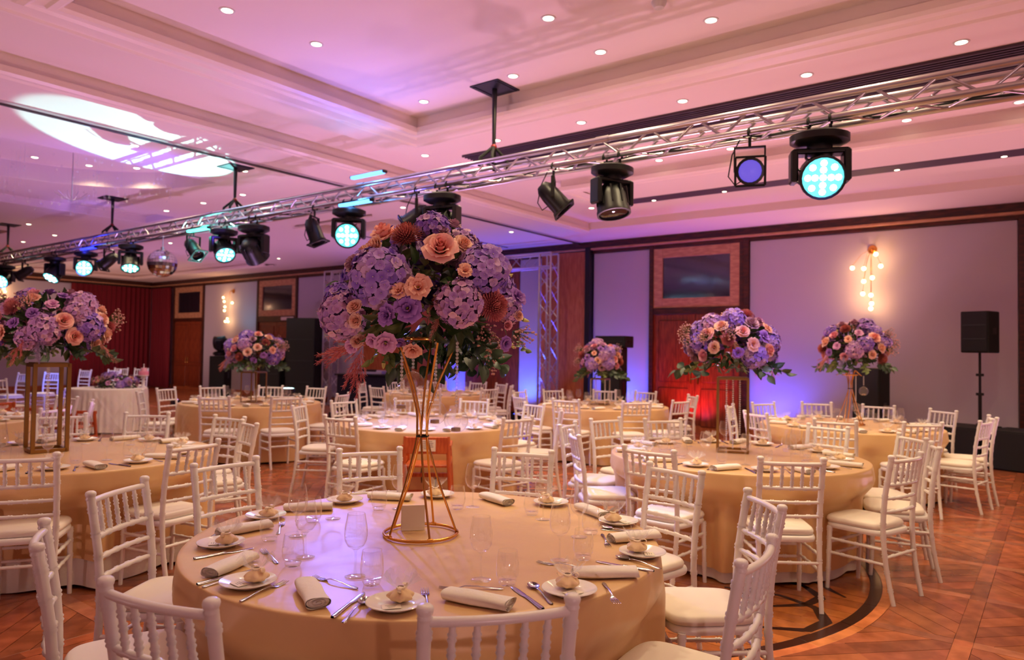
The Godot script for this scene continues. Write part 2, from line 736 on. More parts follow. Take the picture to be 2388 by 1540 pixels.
# ---------------------------------------------------------------- ceiling
func build_ceiling() -> void:
	var ce := struct("ceiling")
	var slab := MB.new()
	slab.box(Vector3(LEFT - 0.3, 4.2, BACK - 0.3), Vector3(5.3, 4.4, 5.3))
	part("slab", slab, M.plaster, ce)
	# rectangles laid over one another: the last that holds a cell gives its height
	var rects := [
		[-7.2, -11.85, 4.5, 1.8, H1],
		[-6.3, -7.4, 3.6, 0.9, H0],
		[-5.75, -10.62, 4.5, -8.67, H0],
		[-5.5, -5.48, 2.6, -1.98, H1],
		[-25.6, -11.9, -17.8, -8.4, H1],
		[-11.75, -9.5, -9.6, -8.5, H1],
		[-14.0, -6.7, -12.9, 1.5, H1],
		[-20.5, -5.6, -17.5, 1.5, H1],
		[-11.9, -5.65, -9.65, -1.15, 99.0],
	]
	var xs := [LEFT - 0.1, 5.1]
	var zs := [BACK - 0.1, 5.1]
	for r in rects:
		xs.append_array([r[0], r[2]])
		zs.append_array([r[1], r[3]])
	xs.sort()
	zs.sort()
	var lev := func(x: float, z: float) -> float:
		var h := H0
		if x < LEFT - 0.1 or x > 5.1 or z < BACK - 0.1 or z > 5.1:
			return 0.0
		for r in rects:
			if x > r[0] and x < r[2] and z > r[1] and z < r[3]:
				h = r[4]
		return h
	var m := MB.new()
	for i in xs.size() - 1:
		for j in zs.size() - 1:
			var x0: float = xs[i]
			var x1: float = xs[i + 1]
			var z0: float = zs[j]
			var z1: float = zs[j + 1]
			if x1 - x0 < 1e-4 or z1 - z0 < 1e-4:
				continue
			var cx := (x0 + x1) / 2
			var cz := (z0 + z1) / 2
			var h: float = lev.call(cx, cz)
			if h < 50.0:
				m.quad(Vector3(x0, h, z0), Vector3(x1, h, z0), Vector3(x1, h, z1), Vector3(x0, h, z1), Vector3.DOWN)
			if h > 50.0:
				h = H0
			for s in [[0.001 + x1 - cx, 0.0], [0.0, 0.001 + z1 - cz]]:
				var o: float = lev.call(cx + s[0], cz + s[1])
				o = H0 if o > 50.0 else o
				if o == 0.0 or is_equal_approx(o, h):
					continue
				if s[0] > 0:
					m.quad(Vector3(x1, h, z0), Vector3(x1, h, z1), Vector3(x1, o, z1), Vector3(x1, o, z0), Vector3(1 if o > h else -1, 0, 0))
				else:
					m.quad(Vector3(x0, h, z1), Vector3(x1, h, z1), Vector3(x1, o, z1), Vector3(x0, o, z1), Vector3(0, 0, 1 if o > h else -1))
	part("soffit", m, M.plaster, ce)
	# the half-round recess with its curved riser
	var d := MB.new()
	var h2 := 4.12
	var bx0 := -11.9
	var bx1 := -9.65
	var bz0 := -5.65
	var bz1 := -1.15
	var c := Vector2(-9.65, -3.4)
	var n := 40
	var prev := Vector2.ZERO
	var pe := Vector2.ZERO
	for i in n + 1:
		var a := lerpf(-PI / 2, -PI * 1.5, float(i) / n)
		var p := c + Vector2(cos(a) * 2.2, sin(a) * 2.2)
		var k := minf(2.25 / maxf(absf(cos(a)), 1e-5), 2.25 / maxf(absf(sin(a)), 1e-5))
		var e := c + Vector2(cos(a), sin(a)) * k
		e = Vector2(clampf(e.x, bx0, bx1), clampf(e.y, bz0, bz1))
		if i > 0:
			d.quad(Vector3(prev.x, H0, prev.y), Vector3(p.x, H0, p.y), Vector3(e.x, H0, e.y), Vector3(pe.x, H0, pe.y), Vector3.DOWN)
			var q := (prev + p) / 2 - c
			d.quad(Vector3(prev.x, H0, prev.y), Vector3(p.x, H0, p.y), Vector3(p.x, h2, p.y), Vector3(prev.x, h2, prev.y), Vector3(-q.x, 0, -q.y).normalized())
		prev = p
		pe = e
	d.quad(Vector3(bx0, h2, bz0), Vector3(bx1, h2, bz0), Vector3(bx1, h2, bz1), Vector3(bx0, h2, bz1), Vector3.DOWN)
	d.quad(Vector3(bx1, H0, c.y - 2.2), Vector3(bx1, H0, c.y + 2.2), Vector3(bx1, h2, c.y + 2.2), Vector3(bx1, h2, c.y - 2.2), Vector3.LEFT)
	part("half_round_recess", d, M.plaster, ce)
	# plaster mouldings along the edges of the recesses
	var crown := [Vector2(-0.03, 0.02), Vector2(-0.03, -0.035), Vector2(0.0, -0.055), Vector2(0.045, -0.055), Vector2(0.06, -0.035), Vector2(0.12, -0.03), Vector2(0.15, -0.045), Vector2(0.19, -0.03), Vector2(0.21, -0.018), Vector2(0.30, -0.014), Vector2(0.37, -0.012), Vector2(0.39, -0.028), Vector2(0.42, -0.028), Vector2(0.44, 0.0)]
	moulding(ce, -5.5, -5.48, 2.6, -1.98, 1.0, crown, [1, 1, 1, 1])
	moulding(ce, -7.2, -11.85, 4.5, 1.8, 1.0, crown.slice(0, 9), [1, 0, 0, 1])
	var front := crown.slice(0, 9)
	moulding(ce, -5.75, -10.62, 4.5, -8.67, -1.0, front, [1, 0, 0, 1])
	moulding(ce, -25.6, -11.9, -17.8, -8.4, 1.0, front, [1, 1, 0, 1])
	moulding(ce, -11.75, -9.5, -9.6, -8.5, 1.0, crown.slice(0, 5), [1, 1, 0, 1])
	# the track of the folding partition
	var tr := MB.new()
	tr.box(Vector3(-8.26, 3.865, BACK), Vector3(-8.18, 3.9, 5.0))
	part("partition_track", tr, M.lens_dark, ce)
	for s in [-1, 1]:
		var ra := MB.new()
		ra.box(Vector3(-8.22 + s * 0.05 - 0.01, 3.855, BACK), Vector3(-8.22 + s * 0.05 + 0.01, 3.9, 5.0))
		part("track_rail", ra, M.alu, ce)
	for x in [-10.0, -11.6]:
		var li := MB.new()
		li.box(Vector3(x, 3.872, -12.9), Vector3(x + 0.04, 3.9, -9.6))
		part("slot_diffuser", li, M.black_matt, ce)
	var sl := MB.new()
	sl.box(Vector3(-5.4, 3.872, -10.14), Vector3(4.5, 3.9, -9.82))
	part("slot_diffuser", sl, M.grille, ce)
	# linear air grille beside the truss
	var gb := MB.new()
	gb.box(Vector3(-5.75, 3.875, -7.16), Vector3(3.6, 3.9, -6.50))
	part("grille_back", gb, M.grille, ce)
	for i in 13:
		var b := MB.new()
		var z := -7.14 + i * 0.052
		b.box(Vector3(-5.75, 3.855, z), Vector3(3.6, 3.88, z + 0.018))
		part("grille_bar", b, M.grille, ce)


# a profile of (distance from the edge, drop) swept round a rectangular opening; sides: left, far, right, near
func moulding(ce: Node3D, x0: float, z0: float, x1: float, z1: float, way: float, prof: Array, sides: Array) -> void:
	var corner := func(k: int, o: float) -> Vector2:
		match k % 4:
			0: return Vector2(x0 - o * way, z1 + o * way)
			1: return Vector2(x0 - o * way, z0 - o * way)
			2: return Vector2(x1 + o * way, z0 - o * way)
		return Vector2(x1 + o * way, z1 + o * way)
	var order := [0, 1, 2, 3]
	for s in 4:
		if not sides[s]:
			continue
		var rows := []
		for p in prof:
			var a: Vector2 = corner.call(order[s], p.x)
			var b: Vector2 = corner.call(order[s] + 1, p.x)
			rows.append(PackedVector3Array([Vector3(a.x, H0 + p.y, a.y), Vector3(b.x, H0 + p.y, b.y)]))
		var m := MB.new()
		var mid: Vector3 = (rows[0][0] + rows[0][1]) / 2
		for i in rows.size() - 1:
			var e0: Vector3 = rows[i][1] - rows[i][0]
			var nn := e0.cross(rows[i + 1][0] - rows[i][0]).normalized()
			if nn.y > 0.0 or (absf(nn.y) < 0.2 and nn.dot(rows[i][0] - (rows[-1][0] as Vector3)) < 0):
				nn = -nn
			m.quad(rows[i][0], rows[i][1], rows[i + 1][1], rows[i + 1][0], nn)
		part("moulding", m, M.mould, ce)


# ---------------------------------------------------------------- walls
func wall_box(called: String, parent: Node3D, mt: Material, x0: float, y0: float, x1: float, y1: float, proud: float, b := 0.006) -> void:
	var m := MB.new()
	m.box(Vector3(x0, y0, BACK - 0.02), Vector3(x1, y1, BACK + proud), b)
	part(called, m, mt, parent)


# a tall timber bay: double door below, a framed sheet of dark glass above
func door_bay(n: int, x0: float, x1: float, glass_y0: float, glass_y1: float, head: float, rail: float) -> void:
	var d := struct("door_%d" % n)
	wall_box("surround", d, M.dark_wood, x0, 0.0, x0 + 0.09, 3.7, 0.09)
	wall_box("surround", d, M.dark_wood, x1 - 0.09, 0.0, x1, 3.7, 0.09)
	wall_box("lintel", d, M.dark_wood, x0 + 0.09, head, x1 - 0.09, glass_y0, 0.08)
	wall_box("head_rail", d, M.dark_wood, x0 + 0.09, glass_y1, x1 - 0.09, 3.7, 0.08)
	var f := x0 + 0.09
	var e := x1 - 0.09
	var w := 0.19
	wall_box("picture_frame", d, M.light_wood, f, glass_y0, f + w, glass_y1, 0.07)
	wall_box("picture_frame", d, M.light_wood, e - w, glass_y0, e, glass_y1, 0.07)
	wall_box("picture_frame", d, M.light_wood, f + w, glass_y0, e - w, glass_y0 + w, 0.07)
	wall_box("picture_frame", d, M.light_wood, f + w, glass_y1 - w, e - w, glass_y1, 0.07)
	wall_box("pane", d, M.picture, f + w, glass_y0 + w, e - w, glass_y1 - w, 0.035, 0.0)
	var mid := (f + e) / 2
	for s in 2:
		var a := f if s == 0 else mid + 0.004
		var b := mid - 0.004 if s == 0 else e
		var leaf := MB.new()
		leaf.box(Vector3(a, 0.01, BACK), Vector3(b, head, BACK + 0.045), 0.004)
		var lf := part("door_leaf", leaf, M.door_wood, d)
		for q in [[0.12, 0.85], [0.97, head - 0.12]]:
			var pa := MB.new()
			pa.box(Vector3(a + 0.12, q[0], BACK + 0.04), Vector3(b - 0.12, q[1], BACK + 0.062), 0.018)
			part("raised_panel", pa, M.door_wood, lf)
		var hx := mid - 0.07 if s == 0 else mid + 0.07
		var ha := MB.new()
		ha.tube(PackedVector3Array([Vector3(hx, 0.95, BACK + 0.05), Vector3(hx, 0.95, BACK + 0.09), Vector3(hx, 1.15, BACK + 0.09), Vector3(hx, 1.15, BACK + 0.05)]), [0.01], 6)
		part("handle", ha, M.gold, lf)


func build_walls() -> void:
	var wb := struct("wall_back")
	var m := MB.new()
	m.box(Vector3(LEFT - 0.3, -0.2, BACK - 0.3), Vector3(5.3, 4.3, BACK))
	part("masonry", m, M.fabric_wall, wb)
	# cornice of dark timber with a rail, its pale wood standing for a highlight
	wall_box("timber_cornice", wb, M.dark_wood, LEFT, 3.74, 5.0, 3.885, 0.12, 0.01)
	wall_box("rail", wb, M.light_wood, LEFT, 3.70, 5.0, 3.74, 0.17, 0.012)
	wall_box("timber_band", wb, M.dark_wood, LEFT, 3.63, 5.0, 3.70, 0.07, 0.008)
	wall_box("skirting", wb, M.pillar_wood, LEFT, 0.0, 5.0, 0.14, 0.05, 0.006)
	wall_box("dado", wb, M.dark_wood, -4.59, 0.14, 5.0, 0.26, 0.03)
	# upholstered panels
	for p in [[-4.57, -0.50, 0.27], [-7.92, -6.61, 0.14], [-9.88, -9.22, 0.14], [-12.14, -11.5, 0.14], [-18.16, -15.2, 0.14], [-23.36, -20.24, 0.14], [-0.05, 4.9, 0.27]]:
		wall_box("wall_panel", wb, M.fabric_wall, p[0], p[2], p[1], 3.63, 0.045, 0.01)
	wall_box("pilaster", wb, M.dark_wood, -0.49, 0.0, -0.06, 3.7, 0.08)
	wall_box("pilaster", wb, M.dark_wood, -4.68, 0.0, -4.58, 3.7, 0.10)
	wall_box("partition_stack", wb, M.pillar_wood, -9.2, 0.0, -8.06, 3.68, 0.16)
	wall_box("partition_post", wb, M.black, -8.05, 0.0, -7.93, 3.75, 0.2)
	wall_box("timber_panel", wb, M.door_wood, -11.5, 0.0, -9.9, 3.63, 0.05)
	wall_box("timber_panel", wb, M.pillar_wood, -15.2, 0.0, -12.16, 3.63, 0.05)
	door_bay(1, -6.6, -4.66, 2.43, 3.62, 2.3, 0.0)
	door_bay(2, -20.24, -18.16, 2.5, 3.62, 2.32, 0.0)
	door_bay(3, -25.4, -23.36, 2.52, 3.62, 2.4, 0.0)
	var ex := MB.new()
	ex.box(Vector3(-18.9, 2.36, BACK), Vector3(-18.3, 2.46, BACK + 0.12), 0.01)
	part("door_sign", ex, M.linen, get_node("door_2"))
	var wl := struct("wall_left")
	var l := MB.new()
	l.box(Vector3(LEFT - 0.3, -0.2, BACK), Vector3(LEFT, 4.3, 5.0))
	part("masonry", l, M.fabric_wall, wl)
	for q in [["timber_cornice", M.dark_wood, 3.74, 3.885, 0.12], ["rail", M.light_wood, 3.70, 3.74, 0.17], ["timber_band", M.dark_wood, 3.63, 3.70, 0.07], ["skirting", M.pillar_wood, 0.0, 0.14, 0.05]]:  # pale wood on the rail stands for its highlight
		var b := MB.new()
		b.box(Vector3(LEFT, q[2], BACK + 0.12), Vector3(LEFT + q[4], q[3], 4.9), 0.006)
		part(q[0], b, q[1], wl)
	for z in [-10.6, -6.9, -3.2, 0.5]:
		var b := MB.new()
		b.box(Vector3(LEFT, 0.14, z), Vector3(LEFT + 0.045, 3.63, z + 3.62), 0.01)
		part("wall_panel", b, M.fabric_wall, wl)
	var wr := struct("wall_right")
	var r := MB.new()
	r.box(Vector3(5.0, -0.2, BACK), Vector3(5.3, 4.3, 5.0))
	part("masonry", r, M.fabric_wall, wr)
	var wf := struct("wall_front")
	var f := MB.new()
	f.box(Vector3(LEFT - 0.3, -0.2, 5.0), Vector3(5.3, 4.3, 5.3))
	part("masonry", f, M.fabric_wall, wf)
	# dark red curtains in the corner
	var cu := thing("curtain", "dark red floor-length curtain wrapped round the far corner of the room", "curtain", Vector3.ZERO)
	curtain_sheet(cu, Vector3(-25.45, 0, BACK + 0.16), Vector3(-26.8, 0, BACK + 0.16))
	curtain_sheet(cu, Vector3(LEFT + 0.2, 0, BACK + 0.2), Vector3(LEFT + 0.2, 0, -10.4))


func curtain_sheet(o: Node3D, a: Vector3, b: Vector3) -> void:
	var rows := []
	var d := (b - a)
	var nn := Vector3(-d.z, 0, d.x).normalized()
	for i in 9:
		var r := PackedVector3Array()
		var y := 0.03 + 3.6 * i / 8.0
		for j in 121:
			var f := j / 120.0
			r.append(a + d * f + Vector3(0, y, 0) + nn * (0.05 * sin(f * d.length() * 38.0) + 0.012 * sin(f * 91.0 + y)))
		rows.append(r)
	var m := MB.new()
	m.grid(rows)
	part("drape", m, M.curtain, o)


# ---------------------------------------------------------------- light from out of view and from the rig
func wash_lights() -> void:
	var pink := Color(1.0, 0.74, 0.90)
	var lilac := Color(0.90, 0.68, 1.0)  # pink and lilac: unseen uplighters placed to tint the ceiling
	var amber_fill := Color(1.0, 0.80, 0.80)  # added fill from behind the camera and on the curtain
	uplighter(Vector3(-7.35, 0, -3.9), Vector3(-7.2, 3.9, -3.8), lilac, 4.6, 66.0, "unseen uplighter tinting the ceiling, between the tables beside the one with gold poles")
	uplighter(Vector3(-3.65, 0, -7.35), Vector3(-3.5, 3.9, -7.0), pink, 4.6, 68.0, "unseen uplighter tinting the ceiling, on the floor between the four middle tables")
	uplighter(Vector3(-3.6, 0, -11.9), Vector3(-3.4, 3.9, -10.6), pink, 4.2, 66.0, "unseen uplighter tinting the ceiling, on the floor before the wide pale panel")
	uplighter(Vector3(-7.25, 0, -7.7), Vector3(-7.0, 3.9, -7.4), lilac, 4.6, 66.0, "unseen uplighter tinting the ceiling, on the floor beside the blue-lit middle table")
	uplighter(Vector3(1.3, 0, -9.4), Vector3(0.6, 3.9, -8.0), pink, 5.5, 72.0, "unseen uplighter tinting the ceiling, out of view beside the loudspeaker table")
	uplighter(Vector3(2.4, 0, 0.6), Vector3(1.4, 3.9, -1.0), amber_fill, 7.5, 75.0, "added fill uplighter on the floor behind the camera, out of view")
	uplighter(Vector3(-4.8, 0, 2.2), Vector3(-5.2, 3.9, 0.4), amber_fill, 7.5, 75.0, "added fill uplighter on the floor by the front wall, out of view")
	uplighter(Vector3(-11.6, 0, -4.2), Vector3(-11.4, 3.9, -4.2), lilac, 4.4, 66.0, "unseen uplighter tinting the ceiling, on the floor past the gold poles")
	uplighter(Vector3(-12.6, 0, -10.2), Vector3(-12.4, 3.9, -9.6), lilac, 5.0, 66.0, "unseen uplighter tinting the ceiling, on the floor before the music desk")
	uplighter(Vector3(-18.2, 0, -9.6), Vector3(-18.2, 3.9, -9.2), lilac, 6.0, 70.0, "unseen uplighter tinting the ceiling, on the floor in the far half of the room")
	uplighter(Vector3(-23.6, 0, -9.4), Vector3(-24.6, 3.0, -11.0), amber_fill, 6.0, 72.0, "added fill uplighter brightening the dark red curtain, on the floor before it")
	# blue uplighters against the back wall
	uplighter(Vector3(-7.2, 0, -12.75), Vector3(-7.25, 1.9, BACK), Color(0.30, 0.36, 1.0), 5.0, 60.0, "blue uplighter at the foot of the panel beside the wide door")
	uplighter(Vector3(-9.55, 0, -12.75), Vector3(-9.55, 2.2, BACK), Color(0.22, 0.34, 1.0), 6.0, 60.0, "blue uplighter behind the truss arch")
	uplighter(Vector3(-11.8, 0, -12.75), Vector3(-11.8, 2.0, BACK), Color(0.10, 0.25, 1.0), 5.0, 60.0, "deep blue uplighter behind the music desk")
	uplighter(Vector3(-4.1, 0, -12.7), Vector3(-4.0, 1.4, BACK), Color(0.35, 0.32, 1.0), 3.0, 60.0, "unseen blue uplighter lighting the wide wall panel")  # unseen, placed to light the wide panel
	uplighter(Vector3(-5.6, 0, -12.7), Vector3(-5.6, 1.6, BACK), Color(1.0, 0.24, 0.42), 2.4, 66.0, "unseen red uplighter before the wide door, placed to redden it")  # unseen, placed to redden the door


const TZ := -5.255


func hung(o: MB, y0: float, y1: float) -> void:
	# a hook clamp round the lower chord
	var p := PackedVector3Array()
	for i in 9:
		var a := lerpf(-PI * 0.2, PI * 1.2, i / 8.0)
		p.append(Vector3(0, y0 + sin(a) * 0.034, cos(a) * 0.034))
	o.tube(p, [0.009], 6)
	o.tube(PackedVector3Array([Vector3(0, y0 - 0.03, 0), Vector3(0, y1, 0)]), [0.011], 6)


func moving_head(x: float, z: float, aim: Vector3, on: Color, e: float, label: String, s := 1.0, y := 3.12) -> Node3D:
	var o := thing("moving_head", label, "stage light", Vector3(x, y, z), 0.0, "moving heads on the truss")
	var flat := Vector3(aim.x, 0, aim.z)
	var yaw := Basis.looking_at(flat.normalized() if flat.length() > 0.01 else Vector3.FORWARD, Vector3.UP)
	var xf := Transform3D(yaw.scaled(Vector3(s, s, s)), Vector3.ZERO)
	if e >= 0.0:
		var c := MB.new()
		for k in [-1, 1]:
			var q := MB.new()
			hung(q, 0.0, -0.08)
			c.add(q, Transform3D(Basis(), Vector3(k * 0.07, 0, 0)))
		part("clamp", c, M.black_matt, o)
	var b := MB.new()
	b.lathe(PackedVector2Array([Vector2(0, -0.155), Vector2(0.12, -0.155), Vector2(0.165, -0.13), Vector2(0.165, -0.09), Vector2(0.12, -0.07), Vector2(0, -0.07)]), 20, Transform3D(), 1.05, 0.9)
	part("base", b, M.black, o, xf)
	var yk := MB.new()
	yk.lathe(PackedVector2Array([Vector2(0, -0.19), Vector2(0.075, -0.185), Vector2(0.075, -0.15), Vector2(0, -0.15)]), 14)
	yk.box(Vector3(-0.165, -0.21, -0.055), Vector3(0.165, -0.175, 0.055), 0.012)
	for k in [-1, 1]:
		yk.box(Vector3(k * 0.15 - 0.022, -0.38, -0.06), Vector3(k * 0.15 + 0.022, -0.18, 0.06), 0.012)
	part("yoke", yk, M.black, o, xf)
	var pitch := asin(clampf(aim.normalized().y, -1, 1))
	var hb := Transform3D(Basis(Vector3.RIGHT, pitch), Vector3(0, -0.335, 0)) * Transform3D(Basis(Vector3.RIGHT, -PI / 2), Vector3.ZERO)
	var h := MB.new()
	h.lathe(PackedVector2Array([Vector2(0, -0.13), Vector2(0.06, -0.125), Vector2(0.10, -0.09), Vector2(0.122, -0.02), Vector2(0.125, 0.08), Vector2(0.132, 0.10), Vector2(0.132, 0.125), Vector2(0.118, 0.127), Vector2(0.116, 0.115)]), 22)
	for i in 10:
		var a := TAU * i / 10
		h.box(Vector3(-0.006, -0.08, 0.105), Vector3(0.006, 0.06, 0.13), 0.002, Transform3D(Basis(Vector3.UP, a), Vector3.ZERO))
	var hd := part("head", h, M.black, o, xf * hb)
	var l := MB.new()
	l.lathe(PackedVector2Array([Vector2(0.117, 0.112), Vector2(0.10, 0.12), Vector2(0, 0.122)]), 24)
	var lens := part("lens", l, M.lens_dark if e <= 0.0 else glow(Color(on.r * 0.55, on.g, on.b), e * 0.22), hd)
	if e > 0.0:
		for i in 13:
			var r := 0.0 if i == 0 else (0.045 if i < 5 else 0.085)
			var a := 0.0 if i == 0 else (TAU * i / 4.0 if i < 5 else TAU * i / 8.0)
			var c := MB.new()
			c.lathe(PackedVector2Array([Vector2(0.021, 0.1215), Vector2(0.016, 0.128), Vector2(0, 0.13)]), 8)
			part("led_cell", c, M.led_cell, hd, Transform3D(Basis(), Vector3(cos(a) * r, 0.001, sin(a) * r)))
	return o


func par_can(x: float, z: float, aim: Vector3, face: Color, e: float, label: String, y := 3.12) -> void:
	var o := thing("par_can", label, "stage light", Vector3(x, y, z), 0.0, "par cans on the truss")
	var c := MB.new()
	hung(c, 0.0, -0.1)
	part("clamp", c, M.black_matt, o)
	var flat := Vector3(aim.x, 0, aim.z)
	var xf := Transform3D(Basis.looking_at(flat.normalized() if flat.length() > 0.05 else Vector3(0, 0, 1), Vector3.UP), Vector3.ZERO)
	var b := MB.new()
	for k in [-1, 1]:
		b.box(Vector3(k * 0.105 - 0.006, -0.28, -0.016), Vector3(k * 0.105 + 0.006, -0.1, 0.016), 0.003)
	b.box(Vector3(-0.111, -0.11, -0.016), Vector3(0.111, -0.097, 0.016), 0.003)
	part("yoke", b, M.black, o, xf)
	var pitch := asin(clampf(aim.normalized().y, -1, 1))
	var hb := Transform3D(Basis(Vector3.RIGHT, pitch), Vector3(0, -0.27, 0)) * Transform3D(Basis(Vector3.RIGHT, -PI / 2), Vector3.ZERO)
	var h := MB.new()
	h.lathe(PackedVector2Array([Vector2(0, -0.15), Vector2(0.05, -0.148), Vector2(0.075, -0.11), Vector2(0.085, -0.03), Vector2(0.088, 0.11), Vector2(0.098, 0.112), Vector2(0.098, 0.145), Vector2(0.08, 0.147), Vector2(0.078, 0.12)]), 18)
	var hd := part("body", h, M.black, o, xf * hb)
	var f := MB.new()
	for k in 4:
		f.box(Vector3(-0.1, 0.135, 0.092), Vector3(0.1, 0.15, 0.108), 0.002, Transform3D(Basis(Vector3.UP, PI / 2 * k), Vector3.ZERO))
	part("gel_frame", f, M.black_matt, hd)
	var l := MB.new()
	l.lathe(PackedVector2Array([Vector2(0.079, 0.115), Vector2(0.06, 0.128), Vector2(0, 0.132)]), 18)
	part("lens", l, glow(face, e) if e > 0 else M.lens_dark, hd)
	var cb := MB.new()
	cb.tube(PackedVector3Array([Vector3(-0.08, -0.03, -0.02), Vector3(-0.13, -0.14, 0.0), Vector3(-0.15, -0.3, 0.02), Vector3(-0.1, -0.37, 0.02), Vector3(-0.03, -0.33, 0.01)]), [0.005], 5)
	part("cable", cb, M.black_matt, o)


func build_truss() -> void:
	M.led_cell = glow(Color(0.85, 1.0, 1.0), 4.0)
	var t := thing("lighting_truss", "silver aluminium box truss hung below the ceiling across the whole room, carrying stage lights", "truss", Vector3(-8, 0, 0))
	var x0 := -20.0
	var x1 := 3.5
	for y in [3.135, 3.28]:
		for z in [TZ - 0.11, TZ + 0.11]:
			var m := MB.new()
			m.tube(PackedVector3Array([Vector3(x0 + 8, y, z), Vector3(x1 + 8, y, z)]), [0.025], 12)
			part("chord", m, M.alu, t)
	var br := MB.new()
	br.tube(PackedVector3Array([Vector3(0, 0.0, 0), Vector3(0.19, 0.145, 0)]), [0.0105], 6, false)
	var brm := br.mesh()
	var n := 0
	var x := x0
	while x < x1 - 0.2:
		var flip := n % 2 == 1
		for q in [[0, TZ + 0.11], [0, TZ - 0.11], [1, 0.0]]:
			if q[0] == 1 and x < -9.0:
				continue
			var b := Basis()
			if q[0] == 1:
				b = Basis(Vector3.RIGHT, -PI / 2) * Basis.from_scale(Vector3(1, 1.5, 1))
			var o := Vector3(x + 8, 3.135, q[1] if q[0] == 0 else TZ + 0.11)
			if flip:
				b = b * Basis.from_scale(Vector3(-1, 1, 1))
				o.x += 0.2
			part("brace", brm, M.alu, t, Transform3D(b, o))
		n += 1
		x += 0.2 if n % 12 else 0.26
	for k in 8:
		var j := MB.new()
		var xx := -18.0 + k * 3.0 + 8
		for y in [3.135, 3.28]:
			for z in [TZ - 0.11, TZ + 0.11]:
				j.lathe(PackedVector2Array([Vector2(0.03, -0.06), Vector2(0.03, 0.06)]), 10, Transform3D(Basis(Vector3.FORWARD, PI / 2), Vector3(xx, y, z)))
		part("coupler", j, M.alu, t)
	# cables lying along the lower chords
	for k in 3:
		var p := PackedVector3Array()
		for i in 160:
			var f := i / 159.0
			p.append(Vector3(lerpf(x0, x1, f) + 8, 3.15 + 0.012 * sin(i * 1.3 + k * 2.0), TZ - 0.08 + k * 0.07 + 0.02 * sin(i * 0.61 + k)))
		var m := MB.new()
		m.tube(p, [0.008], 5, false)
		part("power_cable", m, M.black_matt, t)
	# drop poles with their ceiling plates
	for q in [[-4.25, H1, "black square ceiling plate and drop pole holding the truss in the large coffer"], [-8.6, H0, "black drop pole beside the partition track holding the truss"], [-12.1, H0, "black ceiling plate and drop pole holding the far half of the truss"], [-16.6, H0, "black drop pole holding the far end of the truss"], [1.8, H1, "black drop pole holding the near end of the truss"]]:
		var o := thing("truss_hanger", q[2], "truss hanger", Vector3(q[0], 3.28, TZ), 0.0, "drop poles holding the truss")
		var pl := MB.new()
		var h: float = q[1] - 3.28
		pl.box(Vector3(-0.17, h - 0.012, -0.17), Vector3(0.17, h, 0.17), 0.003)
		pl.box(Vector3(-0.15, h - 0.02, -0.15), Vector3(-0.12, h - 0.01, 0.15), 0.002)
		pl.box(Vector3(0.12, h - 0.02, -0.15), Vector3(0.15, h - 0.01, 0.15), 0.002)
		part("ceiling_plate", pl, M.navy, o)
		var po := MB.new()
		po.tube(PackedVector3Array([Vector3(0, h - 0.01, 0), Vector3(0, h * 0.55, 0.0), Vector3(0, 0.16, 0)]), [0.026, 0.02, 0.017], 10)
		part("pole", po, M.black, o)
		var sl := MB.new()
		for s in [-1, 1]:
			sl.tube(PackedVector3Array([Vector3(0, 0.17, 0), Vector3(s * 0.07, 0.05, s * 0.11), Vector3(s * 0.085, -0.03, s * 0.11)]), [0.016], 8)
			sl.tube(PackedVector3Array([Vector3(0, 0.17, 0), Vector3(-s * 0.07, 0.05, s * 0.11), Vector3(-s * 0.085, -0.03, s * 0.11)]), [0.016], 8)
		part("sling", sl, M.black_matt, o)
		var sh := MB.new()
		sh.ball(Vector3(0, 0.165, 0), 0.03, 8, 6)
		part("shackle", sh, mat(Color(0.5, 0.06, 0.08), 0.5), o)
	var white := Color(0.75, 0.97, 1.0)
	var zf := TZ + 0.11
	moving_head(-1.30, zf, Vector3(0.40, -0.34, 0.9), white, 8.0, "large lit moving head with glowing white lens, at the near end of the truss", 1.12)
	par_can(-1.78, zf, Vector3(0.36, -0.30, 0.95), Color(0.45, 0.36, 0.85), 1.0, "black par can with dull violet lens, next to the large lit moving head")
	moving_head(-2.91, zf, Vector3(0.22, -1.0, 0.1), white, 0.0, "unlit moving head pointing straight down, between two par cans", 1.05)
	par_can(-3.49, zf, Vector3(0.75, -0.95, -0.45), white, 0.0, "black par can leaning down, beside the unlit moving head")
	moving_head(-4.80, zf, Vector3(0.15, -0.75, 0.65), white, 8.0, "lit moving head right above the tall bouquet, lens tipped down", 1.1)
	par_can(-5.15, zf, Vector3(-0.55, -0.6, 0.55), Color(0.1, 0.15, 0.6), 0.5, "black par can tipped sideways close to the head above the bouquet")
	moving_head(-6.18, zf, Vector3(0.66, -0.28, 0.72), white, 8.0, "lit moving head facing the camera, with a second small glow at its base", 1.05)
	par_can(-6.78, zf, Vector3(0.35, -1.0, -0.2), white, 0.0, "black par can hanging almost upright, next to the head that faces the camera")
	moving_head(-7.98, zf, Vector3(-0.25, -0.75, -0.7), white, 0.0, "large unlit moving head turned to the back wall", 1.15)
	moving_head(-8.65, zf, Vector3(0.75, -0.75, 0.2), white, 6.0, "lit moving head with its lens turned down sideways, before the partition track")
	par_can(-9.40, zf, Vector3(0.75, -0.8, -0.15), white, 0.0, "black par can next to the mirror ball, tipped down")
	moving_head(-11.20, zf, Vector3(0.45, -0.9, 0.2), Color(0.4, 1.0, 0.92), 5.0, "moving head washed in teal light, next to the mirror ball")
	par_can(-11.92, zf, Vector3(-0.75, -0.6, 0.4), Color(0.08, 0.12, 0.6), 0.7, "black par can with a blue lens, second past the mirror ball")
	moving_head(-12.75, zf, Vector3(0.85, -0.15, 0.55), white, 8.0, "lit moving head with an upright oval lens, past the mirror ball")
